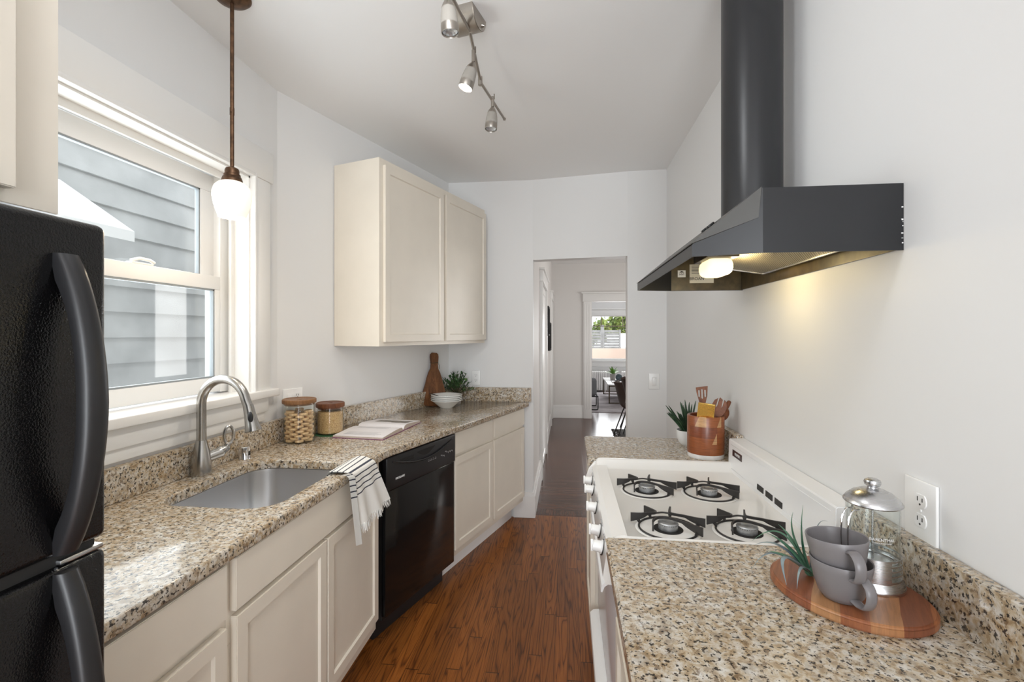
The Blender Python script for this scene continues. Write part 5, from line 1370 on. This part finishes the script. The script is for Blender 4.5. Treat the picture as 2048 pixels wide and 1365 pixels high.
FX, FY = 0.617, 1.046
fp_ = thing('coffee_press', 'glass and steel coffee press standing on the wooden serving board', 'coffee press', (FX, FY, ZB))
rg_ = 0.0455
mb = MB(); mb.lathe([(0.0, 0.022), (rg_ - 0.004, 0.022), (rg_, 0.027), (rg_, 0.163), (rg_ + 0.001, 0.166), (rg_ - 0.0018, 0.166), (rg_ - 0.0022, 0.028), (0.0, 0.0255)], seg=56); mb.build('beaker', 'glass', fp_)
mb = MB(); mb.lathe([(0.0, 0.0), (0.053, 0.0), (0.0545, 0.003), (0.054, 0.007), (0.050, 0.017), (0.0475, 0.021), (0.0475, 0.024), (0.0, 0.0205)], seg=56); mb.build('base', 'steel', fp_)
rgf = rg_ + 0.0012
mb = MB()
for z0_, z1_ in ((0.022, 0.0255), (0.034, 0.0375), (0.044, 0.047), (0.0535, 0.0565), (0.063, 0.0665)):
    mb.lathe([(rgf, z0_), (rgf + 0.0012, z0_), (rgf + 0.0012, z1_), (rgf, z1_)], seg=56, closed=True)
for a0 in (-165, -104, 60, 130):
    seg_ = []
    w_ = 22 if a0 == -104 else 12
    tb = bmesh.new(); rr = []
    for i in range(9):
        a = R(a0 - w_ + 2 * w_ * i / 8); rr.append([tb.verts.new(((rgf + k) * math.cos(a), (rgf + k) * math.sin(a), z_)) for k, z_ in ((0.0004, 0.020), (0.0018, 0.020), (0.0018, 0.0665), (0.0004, 0.0665))])
    for a_, b_ in zip(rr, rr[1:]):
        for k in range(4): tb.faces.new((a_[k], a_[(k + 1) % 4], b_[(k + 1) % 4], b_[k]))
    tb.faces.new(rr[0]); tb.faces.new(rr[-1]); mb._add(tb)
mb.build('cage', 'steel', fp_)
mb = MB(); mb.lathe([(0.0, 0.164), (0.048, 0.164), (0.0505, 0.1665), (0.0500, 0.1695), (0.045, 0.177), (0.034, 0.1865), (0.020, 0.193), (0.0095, 0.1955), (0.0, 0.196)], seg=56); ld = mb.build('lid', 'steel', fp_)
mb = MB(); mb.lathe([(0.0, 0.195), (0.009, 0.195), (0.0085, 0.198), (0.0135, 0.2015), (0.0150, 0.2065), (0.0135, 0.2115), (0.008, 0.2145), (0.0, 0.2155)], seg=32); mb.build('knob', 'steel', ld)
mb = MB(); mb.cyl(0.0022, (0, 0, 0.05), (0, 0, 0.166), 10); mb.lathe([(0.0, 0.046), (0.041, 0.046), (0.0425, 0.048), (0.041, 0.0505), (0.0, 0.0505)], seg=40)
mb.tube([(0.041 * math.cos(2 * math.pi * i / 200 * 12), 0.041 * math.sin(2 * math.pi * i / 200 * 12), 0.052 + 0.004 * (i % 17) / 17) for i in range(201)], 0.0009, 5)
mb.build('plunger', 'steel', fp_)
ad = math.atan2(-FY, -FX)   # towards the viewer
hdir = Vector((math.cos(ad - 0.62), math.sin(ad - 0.62), 0))
mb = MB()
for s_ in (-0.007, 0.007):
    sdv = Vector((-hdir.y, hdir.x, 0)) * s_
    mb.tube(cat_rom([hdir * 0.047 + sdv + Vector((0, 0, 0.158)), hdir * 0.066 + sdv + Vector((0, 0, 0.155)), hdir * 0.076 + sdv + Vector((0, 0, 0.13)), hdir * 0.074 + sdv + Vector((0, 0, 0.075)), hdir * 0.060 + sdv + Vector((0, 0, 0.045)), hdir * 0.0475 + sdv + Vector((0, 0, 0.042))], 6), 0.0019, 8)
mb.build('handle', 'chrome', fp_)
def wrap_text(name, body, size, z, aC, par, m, rad):
    """lettering bent around the glass"""
    o = text_mesh(name, body, size, m, par, Matrix.Identity(4), 0.0002)
    for v in o.data.vertices:
        x, y, d_ = v.co; a = aC + x / rad
        v.co = ((rad + 0.0003 + d_) * math.cos(a), (rad + 0.0003 + d_) * math.sin(a), z + y)
    return o
wrap_text('logo', 'BARENTHAL', 0.0078, 0.1065, ad + 0.36, fp_, 'letter', rg_)
wrap_text('logo', 'FRENCH PRESS COFFEE', 0.0030, 0.1000, ad + 0.36, fp_, 'letter', rg_)
wrap_text('logo', 'Barenthal', 0.0070, 0.050, ad + 0.42, fp_, 'letter', rg_ + 0.002)

ap = thing('air_plant', 'curly green air plant lying behind the stacked grey cups', 'plant', (0.506, 1.064, ZB))
rnd = random.Random(2)
blades = [((-0.105, 0.030, 0.055), (-0.05, 0.02, 0.115), 0.013, 'air'), ((-0.070, 0.040, 0.070), (-0.040, 0.02, 0.065), 0.024, 'air'), ((-0.018, 0.035, 0.120), (-0.035, 0.02, 0.090), 0.017, 'air'),
          ((-0.085, 0.000, 0.048), (-0.045, 0.0, 0.045), 0.024, 'air'), ((-0.070, -0.055, 0.006), (-0.080, -0.025, 0.075), 0.015, 'air2'), ((-0.055, -0.065, 0.004), (-0.045, -0.05, 0.055), 0.010, 'air2'),
          ((-0.115, 0.005, 0.004), (-0.085, 0.0, 0.070), 0.013, 'air2'), ((0.000, 0.030, 0.138), (-0.012, 0.02, 0.07), 0.014, 'air'), ((0.050, 0.03, 0.105), (0.02, 0.02, 0.120), 0.008, 'air2'),
          ((-0.040, 0.055, 0.085), (-0.025, 0.03, 0.075), 0.018, 'air'), ((-0.095, 0.045, 0.040), (-0.055, 0.03, 0.070), 0.016, 'air2')]
for mt in ('air', 'air2'):
    mb = MB()
    for e_, c_, w_, m__ in blades:
        if m__ != mt: continue
        P = bez((0, 0, 0.008), Vector(c_) * 0.6, c_, e_, 14)
        mb.tube(P, [w_ * 0.5 * (1 - 0.95 * (i / 14) ** 1.6) for i in range(15)], 6, sx=1.0, sy=0.35)
    o = mb.build('leaves', mt, ap)
    if mt == 'air2': lab(o, 'greyish curled leaves')
mb = MB(); mb.sphere((0, 0, 0.009), 0.010, (1, 1, 0.9)); mb.build('bulb', 'air', ap)

# ------------------------------------------------------------------ hall pictures and what is seen in the rooms beyond
def frame_pic(label, y0, y1, z0, z1, x):
    t = thing('picture', label, 'picture', (HX, (y0 + y1) / 2, (z0 + z1) / 2))
    hy, hz = (y1 - y0) / 2, (z1 - z0) / 2; f = 0.022
    mb = MB(); mb.box(0.0005, x, -hy, hy, hz - f, hz, 0.002); mb.box(0.0005, x, -hy, hy, -hz, -hz + f, 0.002); mb.box(0.0005, x, -hy, -hy + f, -hz + f, hz - f, 0.002); mb.box(0.0005, x, hy - f, hy, -hz + f, hz - f, 0.002); mb.build('frame', 'black_mat', t)
    mb = MB(); mb.box(0.0008, 0.010, -hy + f, hy - f, -hz + f, hz - f); mb.build('print', 'photo', t)
    return t
frame_pic('nearer and higher black framed picture on the hall wall', 6.02, 6.40, 1.415, 1.795, 0.038)
frame_pic('farther and lower black framed picture on the hall wall', 6.62, 7.05, 1.205, 1.600, 0.036)

# brown shell chair in the dining room
cs = thing('dining_chair', 'brown moulded shell chair with thin dark legs beyond the doorway', 'chair', (0.875, 6.56, 0.0102), R(90))
mb = MB(); tb = bmesh.new(); NUc, NVc = 12, 22; g = []
prof = cat_rom([(0, -0.24, 0.445), (0, -0.20, 0.43), (0, -0.05, 0.415), (0, 0.10, 0.425), (0, 0.17, 0.48), (0, 0.205, 0.60), (0, 0.235, 0.72), (0, 0.255, 0.775)], 4)
for j, p in enumerate(prof):
    s = j / (len(prof) - 1); w = 0.235 * (1 - 0.35 * max(0, s - 0.55) ** 1.0) * (0.8 + 0.2 * math.sin(math.pi * min(1, s * 1.2 + 0.1)))
    row = []
    for i in range(NUc + 1):
        u = -1 + 2 * i / NUc; row.append(tb.verts.new((u * w, p.y - 0.09 * u * u * (1 if 0.45 < s else 0.0) * min(1, (s - 0.45) * 4 if s > 0.45 else 0), p.z + 0.045 * u ** 4 * (1 if s < 0.6 else 0.4))))
    g.append(row)
for a, b in zip(g, g[1:]):
    for i in range(NUc): tb.faces.new((a[i], a[i + 1], b[i + 1], b[i]))
bmesh.ops.solidify(tb, geom=tb.faces[:], thickness=0.012)
mb._add(tb); mb.build('seat_shell', 'brown_shell', cs, ang=60)
for sx_ in (-1, 1):
    for sy_ in (-1, 1):
        mb = MB(); mb.tube([(sx_ * 0.12, sy_ * 0.10, 0.415), (sx_ * 0.22, sy_ * 0.235, 0.002)], 0.0085, 10); mb.build('leg', 'dark_metal', cs)
cs2 = thing('dining_chair', 'second brown shell chair mostly hidden behind the nearer one', 'chair', (1.03, 7.16, 0.0102), R(90))
for ch in list(cs.children):
    o = ch.copy(); COL.objects.link(o); o.parent = cs2
rt = thing('woven_mat', 'dark woven mat with tassels on the floor beyond the doorway', 'mat', (1.20, 6.95, 0))
mb = MB(); mb.box(-0.45, 0.55, -0.28, 0.34, 0.0008, 0.010, 0.003); mb.build('mat', 'jute', rt)
mb = MB()
rnd = random.Random(9)
for k in range(12):
    yy = -0.26 + 0.052 * k; mb.tube([(-0.445, yy, 0.006), (-0.50, yy + rnd.uniform(-.02, .02), 0.012), (-0.545, yy + rnd.uniform(-.03, .03), 0.004)], [0.006, 0.004, 0.008], 6)
mb.build('tassels', 'jute', rt)
# living room: rug, table, armchair, radiators, window
mb = MB(); mb.box(-0.6, 2.6, 8.83, 11.9, 0.0008, 0.012, 0.004); o = mb.build('area_rug', 'rug'); tag(o, 'large faded area rug in the far living room', 'rug')
tb_ = thing('coffee_table', 'coffee table with white top and thin metal frame in the living room', 'table', (1.45, 10.65, 0.012))
mb = MB(); mb.box(-0.62, 0.75, -0.75, 0.80, 0.372, 0.398, 0.003); mb.build('tabletop', 'marble', tb_)
for yy in (-0.735, 0.785):
    mb = MB()
    for a in ((-0.61, -0.585, 0.0, 0.372), (0.71, 0.735, 0.0, 0.372)): mb.box(a[0], a[1], yy - 0.0125, yy + 0.0125, a[2], a[3])
    mb.box(-0.61, 0.735, yy - 0.0125, yy + 0.0125, 0.0, 0.022); mb.box(-0.61, 0.735, yy - 0.0125, yy + 0.0125, 0.345, 0.3715); mb.build('leg_frame', 'bronze_leg', tb_)
vp = thing('potted_plant', 'bright green agave-like plant in a grey pot on the coffee table', 'plant', (1.005, 10.80, 0.4105))
mb = MB(); mb.lathe([(0.0, 0.0), (0.048, 0.0), (0.057, 0.015), (0.060, 0.145), (0.055, 0.145), (0.052, 0.13), (0.0, 0.13)]); mb.build('pot', 'concrete', vp)
mb = MB(); rnd = random.Random(4)
for k in range(26):
    a = rnd.uniform(0, 6.28); el = rnd.uniform(0.35, 1.4); mb.leaf((0, 0, 0.13), (math.cos(a) * math.cos(el), math.sin(a) * math.cos(el), math.sin(el)), rnd.uniform(0.15, 0.21), 0.045, 0.18, n=6)
mb.build('leaves', 'leaf_hi', vp, ang=80)
mb = MB(); mb.sphere((0, 0, 0.080), 0.080, (0.9, 0.5, 1.0), 28, 20); mb.cyl(0.035, (0, 0, 0), (0, 0, 0.02), 20); o = mb.build('vase', 'blue_vase'); o.location = (1.118, 10.60, 0.4105); tag(o, 'round slate-blue disc vase on the coffee table beside the plant', 'vase')
mb = MB(); mb.box(-0.17, 0.20, -0.13, 0.13, 0.0, 0.030, 0.004); o = mb.build('book', 'paper'); o.location = (1.10, 10.22, 0.4105); tag(o, 'pale book lying on the coffee table under a bead strand', 'book')
mb = MB()
for k in range(16): mb.sphere((-0.14 + 0.020 * k, 0.03 * math.sin(k * 0.7), 0.014), 0.0125, u=10, v=8)
mb.tube([(-0.14 + 0.020 * k, 0.03 * math.sin(k * 0.7), 0.014) for k in range(16)], 0.003, 6)
o = mb.build('bead_strand', 'black_mat'); o.location = (1.14, 10.24, 0.4406); tag(o, 'strand of dark wooden beads on the pale book', 'beads')
ac = thing('armchair', 'grey upholstered armchair with thin black frame at the living room door', 'armchair', (0.33, 9.28, 0.0125), R(0))
mb = MB(); mb.box(-0.34, 0.20, -0.22, 0.28, 0.25, 0.37, 0.04, 3); mb.build('seat', 'grey_fab', ac)
mb = MB(); mb.box(-0.34, 0.215, -0.30, -0.16, 0.27, 0.60, 0.055, 4); mb.build('backrest', 'grey_fab', ac)
mb = MB()
for yy in (-0.26, 0.26): mb.tube(cat_rom([(0.235, yy, 0.26), (0.238, yy, 0.14), (0.236, yy, 0.03), (0.215, yy, 0.012), (0.10, yy, 0.011), (-0.30, yy, 0.011), (-0.335, yy, 0.03), (-0.34, yy, 0.26)], 5), 0.010, 8)
mb.tube([(0.235, -0.26, 0.26), (0.235, 0.26, 0.26)], 0.010, 8); mb.tube([(-0.34, -0.26, 0.26), (-0.34, 0.26, 0.26)], 0.010, 8); mb.tube([(-0.34, -0.26, 0.255), (0.235, -0.26, 0.255)], 0.010, 8); mb.build('frame', 'black_mat', ac)
def radiator(label, x0, x1):
    t = thing('radiator', label, 'radiator', ((x0 + x1) / 2, 12.02, 0.0))
    n = int((x1 - x0) / 0.05); w = x1 - x0
    for k in range(n):
        xx = -w / 2 + (k + 0.5) * w / n; mb = MB(); mb.box(xx - 0.0225, xx + 0.0225, -0.10, 0.10, 0.045, 0.515, 0.012, 3); mb.build('section', 'trim', t)
    mb = MB(); mb.cyl(0.02, (-w / 2, 0, 0.09), (w / 2, 0, 0.09), 12); mb.cyl(0.02, (-w / 2, 0, 0.47), (w / 2, 0, 0.47), 12)
    for xx in (-w / 2 + 0.04, w / 2 - 0.04): mb.box(xx - 0.02, xx + 0.02, -0.08, 0.08, 0.0, 0.06, 0.004)
    mb.build('pipes', 'trim', t)
radiator('white ribbed radiator under the far window, left of the plant', 0.28, 0.97)
radiator('white ribbed radiator under the far window, behind the vase', 1.33, 2.25)
r = thing('window_2', '', 'd'); del r['label']; del r['category']; r['kind'] = 'structure'
mb = MB(); mb.box(FWX0 - 0.12, FWX0, 12.172, 12.2, FWZ0, FWZ1, 0.003); mb.box(FWX1, FWX1 + 0.12, 12.172, 12.2, FWZ0, FWZ1, 0.003); mb.box(FWX0 - 0.13, FWX1 + 0.13, 12.168, 12.2, FWZ1, FWZ1 + 0.15, 0.003); mb.box(FWX0 - 0.16, FWX1 + 0.16, 12.15, 12.2, FWZ1 + 0.15, FWZ1 + 0.18, 0.004)
mb.build('casing', 'trim', r)
mb = MB(); mb.box(FWX0 - 0.16, FWX1 + 0.16, 12.13, 12.32, FWZ0 - 0.04, FWZ0, 0.004); mb.box(FWX0 - 0.12, FWX1 + 0.12, 12.178, 12.2, FWZ0 - 0.17, FWZ0 - 0.04, 0.003); mb.build('sill', 'trim', r)
mb = MB()
for a in ((FWX0, FWX0 + 0.025, FWZ0, FWZ1), (FWX1 - 0.025, FWX1, FWZ0, FWZ1), (FWX0, FWX1, FWZ0, FWZ0 + 0.03), (FWX0, FWX1, FWZ1 - 0.02, FWZ1)): mb.box(a[0], a[1], 12.24, 12.275, a[2], a[3], 0.002)
mb.build('sash', 'trim', r)
mb = MB(); mb.box(FWX0 + 0.02, FWX1 - 0.02, 12.245, 12.27, 1.632, 1.652, 0.002)
for xx in (0.85, 1.39, 1.93): mb.box(xx - 0.010, xx + 0.010, 12.245, 12.27, 1.652, FWZ1 - 0.02, 0.002)
mb.build('muntins', 'brown_sash', r)
mb = MB(); mb.box(FWX0 + 0.02, FWX1 - 0.02, 12.256, 12.260, FWZ0 + 0.02, FWZ1 - 0.02); mb.build('pane', 'pane', r)

# outdoors beyond the living room
mb = MB(); mb.box(-30, 60, 12.6, 90, -2.5, -2.4); o = struct('ground', mb, 'earth')
def tree(label, x, y, zb_, h, rad, seed):
    t = thing('tree', label, 'tree', (x, y, zb_)); rnd = random.Random(seed)
    mb = MB(); mb.tube([(0, 0, 0), (0.1, 0, h * 0.35), (0.0, 0.1, h * 0.7)], [0.16, 0.12, 0.06], 10); mb.build('trunk', 'bark', t)
    mb = MB()
    for k in range(1500):
        a = rnd.uniform(0, 6.28); e = rnd.uniform(-0.9, 1.4); rr = rad * rnd.uniform(0.35, 1.0)
        p = Vector((math.cos(a) * math.cos(e) * rr, math.sin(a) * math.cos(e) * rr, h * 0.72 + math.sin(e) * rr * 0.8))
        mb.leaf(p, (rnd.uniform(-1, 1), rnd.uniform(-1, 1), rnd.uniform(-1, 1)), rad * 0.17, rad * 0.12, 0.2, n=3)
    mb.build('crown', 'tree', t, ang=80)
tree('sunlit yellow-green tree outside the far window, upper right', 4.0, 33.0, -2.4, 6.1, 1.8, 1)
tree('small green tree outside the far window, at its left edge', 1.05, 28.6, -2.4, 5.0, 0.75, 2)
tree('low green tree outside the far window, behind the white shed', 2.6, 36.0, -2.4, 5.6, 1.2, 3)
pole = thing('utility_pole', 'grey wooden pole standing before the fence outside the far window', 'pole', (1.72, 24.0, -2.4))
mb = MB(); mb.cyl(0.085, (0, 0, 0), (0, 0, 4.3), 14); mb.build('post', 'greywood', pole)
mb = MB(); mb.poly([(-0.55, -0.3, 2.72), (0.35, -0.3, 2.72), (0.35, 0.3, 2.72), (-0.55, 0.3, 2.72), (-0.1, 0, 3.05)], [(0, 1, 2, 3), (0, 1, 4), (1, 2, 4), (2, 3, 4), (3, 0, 4)]); mb.build('cap', 'white_ext', pole)
fnc = thing('fence', 'grey wooden fence outside the far window', 'fence', (2.0, 27.0, -2.4))
mb = MB()
for k in range(7): mb.box(-2.5, 0.95, -0.02, 0.02, 3.0 + k * 0.155, 3.135 + k * 0.155)
mb.build('rails', 'greywood', fnc)
for xx in (-2.4, -1.2, 0.0, 0.9): mb = MB(); mb.box(xx - 0.05, xx + 0.05, -0.06, -0.02, 0.0, 4.1); mb.build('post', 'greywood', fnc)
sh = thing('shed', 'white shed with sloping roof outside the far window', 'shed', (3.6, 29.0, -2.4))
mb = MB(); mb.box(-1.0, 1.6, -1.0, 1.0, 0, 3.1); mb.build('wall', 'white_ext', sh)
mb = MB(); mb.poly([(-1.2, -1.2, 3.1), (1.8, -1.2, 3.1), (1.8, 1.2, 3.9), (-1.2, 1.2, 3.9)], [(0, 1, 2, 3)], 0.08); mb.build('roof', 'white_ext', sh)
wl = thing('garden_wall', 'low sunlit pinkish garden wall outside the far window', 'wall', (2.4, 20.0, -2.4))
mb = MB(); mb.box(-3.0, 3.0, -0.1, 0.1, 0, 3.25); mb.build('wall', 'earth', wl)
